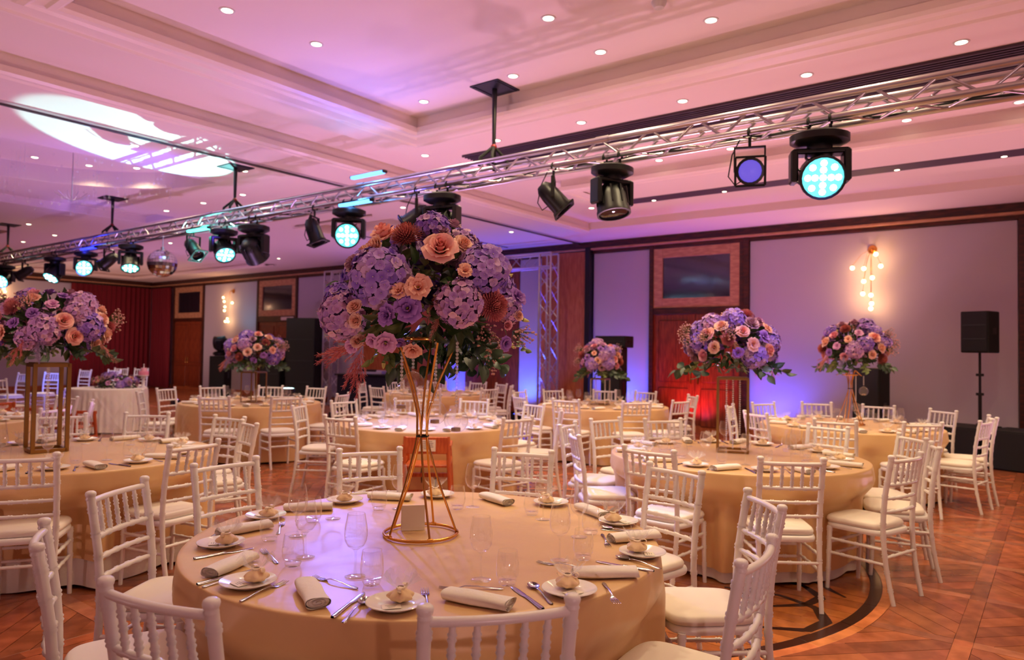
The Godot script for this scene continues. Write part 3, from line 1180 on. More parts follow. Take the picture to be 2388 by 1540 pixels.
	moving_head(-13.99, zf, Vector3(0.25, -0.85, 0.6), white, 6.0, "lit moving head looking down, over the far wall curtain", 1.05)
	par_can(-15.34, zf, Vector3(-0.55, -0.55, 0.6), Color(0.4, 0.35, 0.7), 0.7, "black par can between the last two lit heads of the truss")
	moving_head(-16.37, zf, Vector3(0.62, -0.42, 0.65), white, 8.0, "last lit moving head at the far end of the truss", 1.05)
	# light bars lying on the truss
	for q in [[-5.86, 3.36, Color(0.35, 0.62, 1.0), "glowing blue light bar on the top of the truss"], [-6.05, 3.08, Color(0.35, 0.66, 1.0), "glowing blue light bar under the truss above the tall bouquet"], [-9.24, 3.08, Color(0.35, 0.95, 0.85), "glowing teal light bar under the truss near the mirror ball"], [-12.6, 3.08, Color(0.16, 0.2, 0.9), "dim blue light bar under the far part of the truss"]]:
		var o := thing("light_bar", q[3], "light bar", Vector3(q[0], q[1], zf + 0.02), 0.0, "light bars on the truss")
		var b := MB.new()
		b.box(Vector3(-0.27, 0.0, -0.03), Vector3(0.27, 0.03, 0.03), 0.006)
		part("housing", b, M.black, o)
		var g := MB.new()
		g.box(Vector3(-0.25, -0.006, -0.02), Vector3(0.25, 0.024, 0.036), 0.006)
		part("tube", g, glow(q[2], 4.0), o)
		lamp_at("light_bar_glow", Vector3(q[0], q[1] - 0.03 if q[1] < 3.2 else q[1] + 0.08, zf + 0.1), q[2], 0.10, 0.05)
	# what the lit heads throw, then unseen sources that tint the ceiling
	spot_at("stage_beam", Vector3(-6.05, 2.68, -4.95), Vector3(-1.9, 0.75, -2.7), Color(0.46, 0.46, 1.0), 5.5, 30.0, 0.9, 0.08)
	spot_at("stage_beam", Vector3(-4.78, 2.62, -5.05), Vector3(-5.2, 0.75, -5.4), Color(0.36, 0.52, 1.0), 16.0, 24.0, 0.8, 0.08)
	spot_at("stage_beam", Vector3(-4.76, 2.62, -5.05), Vector3(-2.7, 0.6, -4.9), Color(0.36, 0.50, 1.0), 10.0, 17.0, 0.9, 0.08)
	spot_at("stage_beam", Vector3(-8.5, 2.65, -5.0), Vector3(-5.6, 0.9, -6.8), Color(0.34, 0.48, 1.0), 10.0, 22.0, 0.9, 0.08)
	spot_at("stage_beam", Vector3(-12.6, 2.7, -5.0), Vector3(-16.5, 0.7, -6.5), Color(0.3, 0.45, 1.0), 26.0, 26.0, 0.9, 0.08)
	spot_at("stage_beam", Vector3(-16.2, 2.7, -5.0), Vector3(-19.0, 0.6, -8.0), Color(0.3, 0.42, 1.0), 26.0, 26.0, 0.9, 0.08)
	spot_at("stage_beam", Vector3(-1.2, 2.70, -5.0), Vector3(-2.0, 1.8, -5.8), Color(0.45, 0.5, 1.0), 3.0, 30.0, 0.8, 0.08)
	spot_at("stage_beam", Vector3(-5.4, 2.70, -4.9), Vector3(-4.75, H1, -4.1), Color(0.42, 0.42, 1.0), 1.9, 62.0, 1.0, 0.2)  # unseen source for the blue-violet glow in the large coffer
	spot_at("stage_beam", Vector3(-8.4, 3.0, -4.9), Vector3(-10.6, 4.12, -3.9), Color(0.38, 0.26, 1.0), 3.4, 48.0, 0.8, 0.2)  # unseen source, placed to turn the half-round recess purple
	spot_at("stage_beam", Vector3(-13.0, 2.8, -4.9), Vector3(-13.6, H0, -7.0), Color(0.45, 0.4, 1.0), 2.6, 66.0, 1.0, 0.2)  # unseen source, placed to tint the far ceiling
	# mirror ball
	var mb := thing("mirror_ball", "mirror ball of small square facets hanging from the far part of the truss", "mirror ball", Vector3(-10.23, 2.7, zf))
	var b := MB.new()
	for i in 14:
		var p0 := PI * i / 14
		var p1 := PI * (i + 1) / 14
		var cnt := maxi(5, int(sin((p0 + p1) / 2) * 28))
		for j in cnt:
			var a0 := TAU * j / cnt
			var a1 := TAU * (j + 0.94) / cnt
			var f := func(p: float, a: float) -> Vector3: return Vector3(sin(p) * cos(a), cos(p), sin(p) * sin(a)) * 0.2
			var nn: Vector3 = (f.call((p0 + p1) / 2, (a0 + a1) / 2) as Vector3).normalized()
			b.quad(f.call(p0 + 0.008, a0), f.call(p0 + 0.008, a1), f.call(p1 - 0.008, a1), f.call(p1 - 0.008, a0), nn)
	var fc := part("facets", b, M.mirror, mb)
	var co := MB.new()
	co.ball(Vector3.ZERO, 0.193, 20, 12)
	part("core", co, M.black, mb)
	var ro := MB.new()
	ro.tube(PackedVector3Array([Vector3(0, 0.19, 0), Vector3(0, 0.40, 0)]), [0.006], 6)
	ro.lathe(PackedVector2Array([Vector2(0, 0.19), Vector2(0.025, 0.195), Vector2(0.025, 0.235), Vector2(0, 0.24)]), 10)
	part("suspension", ro, M.alu, mb)


# ---------------------------------------------------------------- recessed ceiling lamps
func build_downlights() -> void:
	var tr := MB.new()
	tr.lathe(PackedVector2Array([Vector2(0.041, -0.004), Vector2(0.048, -0.007), Vector2(0.056, -0.005), Vector2(0.058, 0.001)]), 18)
	var le := MB.new()
	le.lathe(PackedVector2Array([Vector2(0.043, -0.003), Vector2(0.03, -0.008), Vector2(0, -0.009)]), 16)
	var ringm := tr.mesh()
	var lamp := le.mesh()
	var sets := []
	var a := []
	for k in range(-2, 6):
		a.append(Vector3(-0.575 - 1.11 * k, H0, -6.25))
	sets.append(["soffit", "small round downlight in the flat band above the truss, %s of its row", a, 1.5])
	sets.append(["coffer", "small round downlight inside the large coffer, %s of those there", [Vector3(-4.9, H1, -2.89), Vector3(-4.84, H1, -3.65), Vector3(-5.07, H1, -5.14), Vector3(-3.93, H1, -5.12), Vector3(-3.02, H1, -5.12), Vector3(-3.03, H1, -4.37), Vector3(-2.06, H1, -5.10), Vector3(-1.1, H1, -5.1), Vector3(0.2, H1, -3.6), Vector3(-1.1, H1, -2.6), Vector3(-2.6, H1, -2.4), Vector3(1.6, H1, -4.5)], 1.5])  # the last ones lie out of view, placed to light the nearest table
	a = []
	for k in range(-3, 6):
		a.append(Vector3(-0.506 - 1.115 * k, H0, -10.08))
	sets.append(["strip", "small round downlight in the band nearest the back wall, %s of its row", a, 1.5])
	sets.append(["recess", "small round downlight in the recess beyond the truss, %s of its row", [Vector3(-0.3, H1, -8.46), Vector3(-1.27, H1, -8.46), Vector3(-2.2, H1, -8.46), Vector3(-3.16, H1, -8.46), Vector3(-4.1, H1, -8.46), Vector3(-5.04, H1, -8.46), Vector3(-6.39, H1, -8.1), Vector3(0.8, H1, -8.5)], 1.3])
	sets.append(["beam", "small round downlight beside the partition track, %s of three", [Vector3(-8.69, H0, -5.44), Vector3(-8.69, H0, -4.0), Vector3(-8.67, H0, -8.35)], 1.4])
	sets.append(["trio", "small round downlight beyond the half-round recess, %s of three", [Vector3(-10.06, H0, -6.28), Vector3(-11.2, H0, -6.28), Vector3(-12.4, H0, -6.28)], 1.4])
	sets.append(["half", "small round downlight inside the half-round recess, %s of three", [Vector3(-11.36, 4.12, -3.88), Vector3(-11.2, 4.12, -4.52), Vector3(-10.76, 4.12, -4.99)], 1.0])
	sets.append(["far", "small round downlight in the ceiling of the far half, %s of the far ones", [Vector3(-8.62, H0, -11.25), Vector3(-12.42, H0, -10.05), Vector3(-16.17, H0, -5.46), Vector3(-17.3, H0, -6.34), Vector3(-19.07, H0, -6.34), Vector3(-20.11, H0, -7.79), Vector3(-18.68, H0, -8.12), Vector3(-17.6, H0, -8.0), Vector3(-18.14, H1, -10.12), Vector3(-16.2, H0, -8.32), Vector3(-21.2, H0, -7.75), Vector3(-21.98, H1, -10.1), Vector3(-16.41, H0, -11.34), Vector3(-10.6, H1, -8.8)], 1.6])
	for s in sets:
		for p in s[2]:
			var o := thing("downlight", "", "", p)
			ranked(o, "downlight_" + s[0], s[1], "downlight", "recessed downlights")
			part("trim_ring", ringm, M.trim_ring, o)
			part("lamp", lamp, M.lamp, o)
			spot_at("downlight_beam", p + Vector3(0, -0.03, 0), p + Vector3(0, -2, 0), Color(1.0, 0.90, 0.70), s[3] * 1.05, 42.0 if s[0] == "recess" else 68.0, 0.9, 0.045)


# ---------------------------------------------------------------- round tables under gold cloths
const TABLES := {
	"one": [Vector2(-2.1, -2.2), 16.0 + 22.0, "around the nearest gold table", "on the nearest gold table"],
	"two": [Vector2(-5.6, -2.2), -8.0, "around the table with gold poles", "on the table with gold poles"],
	"three": [Vector2(-2.0, -5.5), 16.0, "around the table by floor scrolls", "on the table by floor scrolls"],
	"four": [Vector2(-1.9, -8.8), 12.0, "around the table before the loudspeaker", "on the table before the loudspeaker"],
	"five": [Vector2(-9.1, -5.9), 16.0, "around the table before door two", "on the table before door two"],
	"six": [Vector2(-5.35, -5.6), 10.0, "around the blue-lit middle table", "on the blue-lit middle table"],
	"seven": [Vector2(-5.35, -9.25), 6.0, "around the table before the post", "on the table before the post"],
	"eight": [Vector2(-8.9, -9.5), 20.0, "around the table before the desk", "on the table before the desk"],
	"ten": [Vector2(-9.0, -2.2), 0.0, "around the half-seen edge table", "on the half-seen edge table"],
}
const TR := 0.95
var seats := {}


func cloth_mesh(r0: float, top: float, bottom: float, flare: float, amp: float, folds: int, sd: int, push: Array, cols := 240, on_top := true) -> MB:
	var g := FastNoiseLite.new()
	g.seed = sd
	g.frequency = 1.6
	g.fractal_octaves = 3
	var rows := []
	var rad := []
	if on_top:
		for k in 13:
			rad.append([r0 * maxf(k, 0.004) / 13.0, top])
		rad.append([r0 - 0.02, top])
		rad.append([r0 - 0.006, top - 0.0015])
		rad.append([r0 - 0.0015, top - 0.006])
	for k in 31:
		rad.append([r0 + 0.001, lerpf(top - 0.016, bottom, k / 30.0)])
	var ph := []
	for k in 5:
		ph.append(sin(sd * 3.7 + k * 1.9) * 3.0)
	for q in rad:
		var p := PackedVector3Array()
		var y: float = q[1]
		var t := clampf((top - 0.016 - y) / 0.75, 0.0, 1.0)
		for j in cols:
			var th := TAU * j / cols
			var r: float = q[0]
			var yy := y
			if t > 0.0:
				var f := sin(folds * th + ph[0] + 0.8 * sin(3 * th + ph[1])) * 0.6 + sin((folds + 7) * th + ph[2]) * 0.4 + 0.35 * sin(5 * th + ph[3])
				var gather := pow(t, 0.75)
				r += flare * gather + amp * gather * f
				r += 0.012 * g.get_noise_3d(cos(th) * 2.2, y * 1.6, sin(th) * 2.2) * minf(1.0, t * 6.0)
				# long slanting creases
				r += 0.006 * maxf(0.0, 1.0 - absf(fposmod(th * 2.3 + y * 2.2 + ph[4], 1.35) - 0.6) * 14.0) * minf(1.0, t * 5.0)
				r += 0.005 * maxf(0.0, 1.0 - absf(fposmod(th * 1.7 - y * 1.8 + ph[1], 1.9) - 0.9) * 14.0) * minf(1.0, t * 5.0)
				for s in push:
					var d := absf(wrapf(th - s[0], -PI, PI))
					var wa := 1.0 - smoothstep(0.25, 0.42, d)
					var wy := smoothstep(0.64, 0.50, y)
					if wa > 0.0:
						r = lerpf(r, minf(r, s[1]), wa * wy)
				if y < bottom + 0.001:
					yy += 0.01 * sin(7 * th + ph[2])
			else:
				yy += 0.0012 * g.get_noise_3d(r * cos(th) * 3.0, 0.0, r * sin(th) * 3.0)
				if r < 0.6:
					yy += 0.002 * maxf(0.0, 1.0 - absf(r * cos(th + 0.65) - 0.20) * 28.0) + 0.002 * maxf(0.0, 1.0 - absf(r * cos(th + 0.65) - 0.31) * 28.0)
			p.append(Vector3(r * cos(th), yy, r * sin(th)))
		rows.append(p)
	var m := MB.new()
	m.grid(rows, true, -1.0)
	return m


func build_tables() -> void:
	var labels := {
		"one": "gold satin tablecloth falling to the floor on the table with the trumpet-shaped stand",
		"two": "gold satin tablecloth over a white one, under the four-pole gold flower frame",
		"three": "gold satin tablecloth on the table that stands on the dark floor scrolls",
		"four": "gold satin tablecloth on the table in front of the loudspeaker on its pole",
		"five": "gold tablecloth on the far table in front of the second door",
		"six": "gold tablecloth on the blue-lit table behind the child's high chair",
		"seven": "gold tablecloth on the far table before the black partition post",
		"eight": "gold tablecloth on the farthest table, before the music desk",
		"ten": "gold tablecloth on the table cut by the edge behind the four gold poles",
	}
	var n := 0
	for key in TABLES:
		var c: Vector2 = TABLES[key][0]
		n += 1
		var noun: String = (TABLES[key][3] as String).substr(3)
		var t := thing("round_table", "round folding table wholly hidden by its cloth, " + noun, "table", Vector3(c.x, 0, c.y), 0.0, "round banquet tables")
		var tp := MB.new()
		tp.lathe(PackedVector2Array([Vector2(0, TT - 0.035), Vector2(TR - 0.02, TT - 0.035), Vector2(TR - 0.012, TT - 0.028), Vector2(TR - 0.012, TT - 0.008), Vector2(TR - 0.02, TT - 0.004), Vector2(0, TT - 0.004)]), 48)
		part("tabletop", tp, M.light_wood, t)
		for k in 4:
			var a := PI / 4 + PI / 2 * k
			var lg := MB.new()
			lg.tube(PackedVector3Array([Vector3(cos(a) * 0.45, 0, sin(a) * 0.45), Vector3(cos(a) * 0.42, TT - 0.035, sin(a) * 0.42)]), [0.016], 8)
			part("leg", lg, M.black, t)
		var push := []
		for s in seats_of(key):
			var d: Vector2 = s - c
			push.append([d.angle(), d.length() - 0.455])
		var near: bool = key in ["one", "two", "three"]
		var cl := thing("tablecloth", labels[key], "tablecloth", Vector3(c.x, 0, c.y), 0.0, "gold tablecloths")
		var bot := 0.02
		if key == "two":
			bot = 0.2
		elif key == "three":
			bot = 0.09
		part("overlay", cloth_mesh(TR, TT, bot, 0.045, 0.018 if near else 0.028, 17 + n, n, push, 288 if near else 160), M.satin, cl)
		if key in ["two", "three"]:
			part("underskirt", cloth_mesh(TR - 0.03, TT - 0.03, 0.015, 0.035, 0.02, 15 + n, n + 20, push.map(func(q): return [q[0], q[1] - 0.03]), 160, false), M.linen, cl)


func seats_of(key: String) -> Array:
	if seats.is_empty():
		seats.one = [Vector2(-1.08, -1.39), Vector2(-1.79, -0.91), Vector2(-2.62, -0.95), Vector2(-3.26, -1.48), Vector2(-3.55, -2.16), Vector2(-3.36, -3.0), Vector2(-2.65, -3.61), Vector2(-1.65, -3.63), Vector2(-1.01, -3.12), Vector2(-0.76, -2.29)]
		seats.two = [Vector2(-5.83, -3.57), Vector2(-5.28, -3.41), Vector2(-4.37, -2.44), Vector2(-6.59, -3.22), Vector2(-6.95, -2.65), Vector2(-4.56, -1.53)]
		seats.three = [Vector2(-2.11, -4.24), Vector2(-1.27, -4.43), Vector2(-0.77, -5.11), Vector2(-0.7, -5.83), Vector2(-0.92, -6.37), Vector2(-1.63, -6.75), Vector2(-2.97, -6.26), Vector2(-3.38, -5.9), Vector2(-3.36, -5.22), Vector2(-2.93, -4.65)]
		seats.four = [Vector2(-1.03, -7.76), Vector2(-1.72, -7.39), Vector2(-2.6, -7.74), Vector2(-3.07, -9.44), Vector2(-2.57, -10.05), Vector2(-1.84, -10.12), Vector2(-1.1, -9.84), Vector2(-0.57, -9.15), Vector2(-0.59, -8.55), Vector2(-3.2, -8.6)]
		seats.five = [Vector2(-7.74, -5.51), Vector2(-9.44, -7.28), Vector2(-10.5, -6.12), Vector2(-10.11, -6.9), Vector2(-8.29, -4.86), Vector2(-10.42, -5.35), Vector2(-9.95, -4.75), Vector2(-7.85, -6.5)]
		seats.six = [Vector2(-4.0, -5.37), Vector2(-4.95, -6.96), Vector2(-5.85, -6.93), Vector2(-6.77, -5.62), Vector2(-5.18, -4.26), Vector2(-6.53, -4.81), Vector2(-4.2, -6.4), Vector2(-6.5, -6.45)]
		seats.seven = [Vector2(-5.34, -10.61), Vector2(-6.01, -10.45), Vector2(-6.6, -9.8), Vector2(-4.3, -8.3), Vector2(-5.13, -7.92), Vector2(-4.0, -8.98), Vector2(-4.36, -10.2), Vector2(-5.93, -7.99), Vector2(-6.76, -9.1)]
		seats.eight = [Vector2(-9.11, -10.9), Vector2(-8.45, -10.8), Vector2(-10.15, -8.82), Vector2(-10.29, -9.8), Vector2(-7.75, -10.2), Vector2(-7.52, -9.3), Vector2(-8.05, -8.4), Vector2(-9.0, -8.15), Vector2(-9.85, -10.5)]
		seats.ten = [Vector2(-7.75, -2.9), Vector2(-8.4, -3.5), Vector2(-9.3, -3.6)]
	return seats.get(key, [])


# ---------------------------------------------------------------- the white bamboo-style chair; it faces +z, its seat centre over the origin
func bamboo(o: MB, path: PackedVector3Array, r0: float, r1: float, rings: Array, seg := 12) -> void:
	# a turned post along a path, with a pair of beads at each fraction in rings
	var cv := Curve3D.new()
	for i in path.size():
		var d := (path[mini(i + 1, path.size() - 1)] - path[maxi(i - 1, 0)]) / 6.0
		cv.add_point(path[i], -d, d)
	var len := cv.get_baked_length()
	var fs := []
	for i in 13:
		fs.append([i / 12.0, 0.0])
	for q in rings:
		var w: float = 0.0042 / len
		for s in [-1.6, 1.6]:
			var c: float = q + s * w
			fs.append([c - 1.5 * w, 0.0])
			fs.append([c - 0.7 * w, 0.75])
			fs.append([c, 1.0])
			fs.append([c + 0.7 * w, 0.75])
			fs.append([c + 1.5 * w, 0.0])
	fs = fs.filter(func(a): return a[0] >= 0.0 and a[0] <= 1.0)
	fs.sort_custom(func(a, b): return a[0] < b[0])
	var p := PackedVector3Array()
	var r := []
	for f in fs:
		var q := cv.sample_baked(f[0] * len)
		if p.size() and q.distance_to(p[-1]) < 0.0004:
			continue
		p.append(q)
		r.append(lerpf(r0, r1, f[0]) + f[1] * 0.0036)
	o.tube(p, r, seg)


func rounded_seat(y0: float, y1: float, wf: float, wb: float, zf: float, zb: float, crown: float, b: float) -> MB:
	var out := PackedVector2Array()
	var n := 40
	for i in n:
		var th := TAU * i / n
		var c := cos(th)
		var s := sin(th)
		var e := 0.42
		var x := signf(c) * pow(absf(c), e)
		var z := signf(s) * pow(absf(s), e)
		var zz := lerpf(zb, zf, z * 0.5 + 0.5)
		out.append(Vector2(x * lerpf(wb, wf, z * 0.5 + 0.5), zz + 0.012 * (1.0 - x * x) * (1.0 if z > 0 else 0.0)))
	var rows := []
	var cen := Vector2(0, (zf + zb) / 2)
	for q in [[0.0, y0], [1.0, y0], [1.0, y0], [1.0 + b, y0 + (y1 - y0) * 0.3], [1.0 + b, y0 + (y1 - y0) * 0.55], [1.0, y1 - 0.004], [0.96, y1 + crown * 0.2], [0.85, y1 + crown * 0.5], [0.55, y1 + crown * 0.85], [0.0, y1 + crown]]:
		var p := PackedVector3Array()
		for o in out:
			var w: Vector2 = cen + (o - cen) * q[0]
			p.append(Vector3(w.x, q[1], w.y))
		rows.append(p)
	var m := MB.new()
	m.grid(rows, true, 1.0)
	# normals point out of the cushion
	for i in m.n.size():
		var d := m.v[i] - Vector3(0, (y0 + y1) / 2, cen.y)
		if m.n[i].dot(Vector3(d.x * 0.3, d.y * 4.0, d.z * 0.3)) < 0.0:
			m.n[i] = -m.n[i]
	return m


func make_chair() -> Node3D:
	var t := template("banquet_chair")
	part("seat_frame", rounded_seat(0.398, 0.432, 0.198, 0.176, 0.20, -0.185, 0.0, 0.02), M.white, t)
	part("cushion", rounded_seat(0.434, 0.468, 0.196, 0.172, 0.205, -0.16, 0.012, 0.03), M.cushion, t)
	for s in [-1, 1]:
		var p := MB.new()
		bamboo(p, PackedVector3Array([Vector3(s * 0.172, 0.0, -0.245), Vector3(s * 0.176, 0.2, -0.205), Vector3(s * 0.179, 0.43, -0.184), Vector3(s * 0.181, 0.66, -0.198), Vector3(s * 0.183, 0.89, -0.238)]), 0.0135, 0.0175, [0.10, 0.22, 0.33, 0.45, 0.54, 0.635, 0.73, 0.83, 0.94])
		p.lathe(PackedVector2Array([Vector2(0.0165, -0.012), Vector2(0.019, -0.006), Vector2(0.0165, 0.0), Vector2(0.0195, 0.006), Vector2(0.0215, 0.014), Vector2(0.0195, 0.022), Vector2(0.012, 0.027), Vector2(0, 0.028)]), 14, Transform3D(Basis(), Vector3(s * 0.183, 0.888, -0.238)))
		part("back_post", p, M.white, t)
		var f := MB.new()
		bamboo(f, PackedVector3Array([Vector3(s * 0.185, 0.0, 0.178), Vector3(s * 0.183, 0.2, 0.17), Vector3(s * 0.18, 0.405, 0.165)]), 0.0125, 0.0165, [0.3, 0.58, 0.8, 0.95])
		part("front_leg", f, M.white, t)
	var back := func(x: float, y: float) -> Vector3:
		var z := 0.0
		if y < 0.66:
			z = lerpf(-0.184, -0.198, (y - 0.43) / 0.23)
		else:
			z = lerpf(-0.198, -0.238, (y - 0.66) / 0.23)
		return Vector3(x, y, z - 0.022 * (1.0 - pow(x / 0.183, 2)))
	for q in [[0.872, 0.0125, "top_rail", []], [0.725, 0.011, "back_rail", [0.12, 0.28, 0.5, 0.72, 0.88]], [0.640, 0.010, "back_rail", [0.2, 0.4, 0.6, 0.8]], [0.557, 0.010, "back_rail", [0.2, 0.4, 0.6, 0.8]]]:
		var r := MB.new()
		var pa := PackedVector3Array()
		for i in 7:
			pa.append(back.call(lerpf(-0.178, 0.178, i / 6.0), q[0]))
		bamboo(r, pa, q[1], q[1], q[3])
		part(q[2], r, M.white, t)
	for i in 5:
		var x := lerpf(-0.118, 0.118, i / 4.0)
		var sp := MB.new()
		bamboo(sp, PackedVector3Array([back.call(x, 0.73), back.call(x, 0.80), back.call(x, 0.868)]), 0.0085, 0.0085, [0.2, 0.46, 0.74], 10)
		part("spindle", sp, M.white, t)
	for s in [-1, 1]:
		for y in [0.325, 0.235]:
			var st := MB.new()
			bamboo(st, PackedVector3Array([Vector3(s * 0.177, y, -0.195), Vector3(s * 0.182, y, 0.168)]), 0.0095, 0.0095, [0.25, 0.5, 0.75])
			part("side_stretcher", st, M.white, t)
	for q in [[0.30, 0.168, 0.182], [0.22, 0.17, 0.182], [0.28, -0.2, 0.177]]:
		var st := MB.new()
		bamboo(st, PackedVector3Array([Vector3(-q[2], q[0], q[1]), Vector3(q[2], q[0], q[1])]), 0.0095, 0.0095, [0.25, 0.5, 0.75])
		part("front_stretcher" if q[1] > 0 else "rear_stretcher", st, M.white, t)
	return t


func build_chairs() -> void:
	var proto_chair := make_chair()
	for key in TABLES:
		var c: Vector2 = TABLES[key][0]
		for s in seats_of(key):
			place_chair(proto_chair, s, c, key)
	var k := "chairs_far"
	for q in [[-17.2, -5.6, 0.2], [-17.5, -6.3, 0.5], [-19.0, -7.55, 0.3], [-18.9, -8.2, 0.4], [-20.2, -9.0, 0.6], [-19.7, -9.3, 0.6], [-15.4, -4.3, 0.9], [-16.2, -4.6, 1.2], [-14.3, -4.6, 2.0]]:
		var o := dup(proto_chair, Vector3(q[0], 0, q[1]), q[2])
		ranked(o, k, "white chair far behind the gold poles, %s from the left there", "chair", "white bamboo-style chairs")


func place_chair(pc: Node3D, back: Vector2, c: Vector2, key: String) -> void:
	var d := (c - back).normalized()
	var p := back + d * 0.238
	var o := dup(pc, Vector3(p.x, 0, p.y), atan2(d.x, d.y))
	ranked(o, "chair_" + key, "white bamboo-style chair, %s from the left " + TABLES[key][2], "chair", "white bamboo-style chairs")


# ---------------------------------------------------------------- place settings
func lathe_part(called: String, prof: Array, seg: int, m: Material, o: Node) -> void:
	var b := MB.new()
	b.lathe(PackedVector2Array(prof), seg)
	part(called, b, m, o)


func make_plate() -> Node3D:
	var o := template("side_plate")
	lathe_part("plate", [Vector2(0, 0.004), Vector2(0.045, 0.004), Vector2(0.047, 0.0), Vector2(0.052, 0.0), Vector2(0.056, 0.005), Vector2(0.088, 0.017), Vector2(0.0895, 0.019), Vector2(0.088, 0.0205), Vector2(0.058, 0.0105), Vector2(0.05, 0.0085), Vector2(0, 0.0085)], 44, M.china, o)
	return o


# sugared almonds gathered in tulle with a ribbon
func make_favour() -> Node3D:
	var o := template("tulle_favour")
	var b := MB.new()
	var rows := []
	for i in 9:
		var f := i / 8.0
		var p := PackedVector3Array()
		for j in 40:
			var th := TAU * j / 40
			var prof := sin(pow(f, 0.8) * PI * 0.93) * 0.034 + 0.004
			var lobe := 1.0 + 0.13 * sin(7 * th + f * 2.0) * (1.0 - f * 0.5) + 0.07 * sin(5 * th - f * 6.0)
			p.append(Vector3(cos(th) * prof * lobe, f * 0.04, sin(th) * prof * lobe))
		rows.append(p)
	b.grid(rows, true, 1.0)
	for i in b.n.size():
		if b.n[i].dot(b.v[i] - Vector3(0, 0.015, 0)) < 0.0:
			b.n[i] = -b.n[i]
	part("almond_bundle", b, M.cookie, o)
	var r := MB.new()
	r.lathe(PackedVector2Array([Vector2(0.010, 0.036), Vector2(0.014, 0.038), Vector2(0.014, 0.044), Vector2(0.010, 0.046)]), 14)
	for s in [-1, 1]:
		var loop := []
		for i in 9:
			var a := lerpf(-PI * 0.75, PI * 0.75, i / 8.0)
			var q := Vector3(s * (0.022 - 0.014 * cos(PI - a) * 1.0), 0.042 + 0.009 * sin(a), 0.012)
			loop.append(PackedVector3Array([q, q + Vector3(0, 0.001, -0.012)]))
		r.grid(loop)
	part("ribbon", r, M.ribbon, o)
	# the tulle ruff opens above the ribbon
	var t := MB.new()
	rows = []
	for i in 5:
		var f := i / 4.0
		var p := PackedVector3Array()
		for j in 49:
			var th := TAU * j / 48
			var rr := lerpf(0.010, 0.05, pow(f, 0.7)) * (1.0 + 0.22 * f * sin(9 * th) + 0.12 * f * sin(4 * th + 1.0))
			p.append(Vector3(cos(th) * rr, 0.042 + 0.040 * f * (1.0 + 0.3 * sin(11 * th)), sin(th) * rr))
		rows.append(p)
	t.grid(rows)
	part("tulle_ruff", t, M.tulle, o)
	return o


func make_menu_card() -> Node3D:
	var o := template("name_card")
	var b := MB.new()
	b.box(Vector3(-0.028, 0.0, -0.019), Vector3(0.028, 0.0012, 0.019), 0.0003)
	part("card", b, M.paper, o)
	for k in 3:
		var l := MB.new()
		var w: float = [0.018, 0.013, 0.009][k]
		l.box(Vector3(-w, 0.0012, -0.008 + k * 0.008), Vector3(w, 0.0015, -0.0065 + k * 0.008))
		part("print", l, M.print, o)
	return o


func make_napkin() -> Node3D:
	var o := template("rolled_napkin")
	# a flattened roll: spiral end and soft sides, 0.22 m long along z
	var rows := []
	for i in 13:
		var z := lerpf(-0.11, 0.11, i / 12.0)
		var p := PackedVector3Array()
		for j in 36:
			var th := TAU * j / 36
			var rx := 0.036 + 0.0015 * sin(z * 40.0) + (0.002 if j > 26 and j < 31 else 0.0)
			var ry := 0.017 + 0.0012 * sin(z * 31.0 + 1.0)
			var c := cos(th)
			var s := sin(th)
			p.append(Vector3(signf(c) * pow(absf(c), 0.75) * rx, 0.018 + signf(s) * pow(absf(s), 0.8) * ry, z + 0.004 * sin(th * 2.0)))
		rows.append(p)
	var m := MB.new()
	m.grid(rows, true, 1.0)
	for i in m.n.size():
		if m.n[i].dot(m.v[i] - Vector3(0, 0.018, m.v[i].z)) < 0.0:
			m.n[i] = -m.n[i]
	part("cloth_roll", m, M.linen, o)
	for e in [-1, 1]:
		var s := MB.new()
		var sp := []
		for i in 60:
			var f := i / 59.0
			var a := f * TAU * 2.3
			var r := lerpf(0.006, 0.033, f)
			var q := Vector3(cos(a) * r, 0.018 + sin(a) * r * 0.46, e * 0.111)
			sp.append(PackedVector3Array([q, q + Vector3(0, 0, -e * 0.012)]))
		s.grid(sp)
		s.lathe(PackedVector2Array([Vector2(0.034, 0.0), Vector2(0.0, 0.0)]), 24, Transform3D(Basis(Vector3.RIGHT, PI / 2 * e), Vector3(0, 0.018, e * 0.102)), 1.0, 0.46)
		part("rolled_end", s, M.linen, o)
	return o


func make_wine_glass() -> Node3D:
	var o := template("wine_glass")
	lathe_part("bowl", [Vector2(0.0, 0.092), Vector2(0.014, 0.094), Vector2(0.028, 0.104), Vector2(0.037, 0.122), Vector2(0.0395, 0.142), Vector2(0.0375, 0.168), Vector2(0.032, 0.198), Vector2(0.0295, 0.212)], 30, M.glass, o)
	lathe_part("bowl_inside", [Vector2(0.0285, 0.212), Vector2(0.031, 0.198), Vector2(0.0365, 0.168), Vector2(0.0385, 0.142), Vector2(0.036, 0.123), Vector2(0.027, 0.1055), Vector2(0.0, 0.096)], 30, M.glass, o)
	lathe_part("rim", [Vector2(0.0285, 0.2115), Vector2(0.029, 0.213), Vector2(0.0298, 0.2115)], 30, M.heavy_glass, o)
	lathe_part("stem", [Vector2(0.013, 0.004), Vector2(0.006, 0.010), Vector2(0.0038, 0.025), Vector2(0.0036, 0.07), Vector2(0.005, 0.085), Vector2(0.012, 0.093)], 14, M.heavy_glass, o)
	lathe_part("foot", [Vector2(0.0, 0.0), Vector2(0.034, 0.0), Vector2(0.0352, 0.0015), Vector2(0.034, 0.003), Vector2(0.013, 0.006), Vector2(0.0, 0.006)], 30, M.heavy_glass, o)
	return o


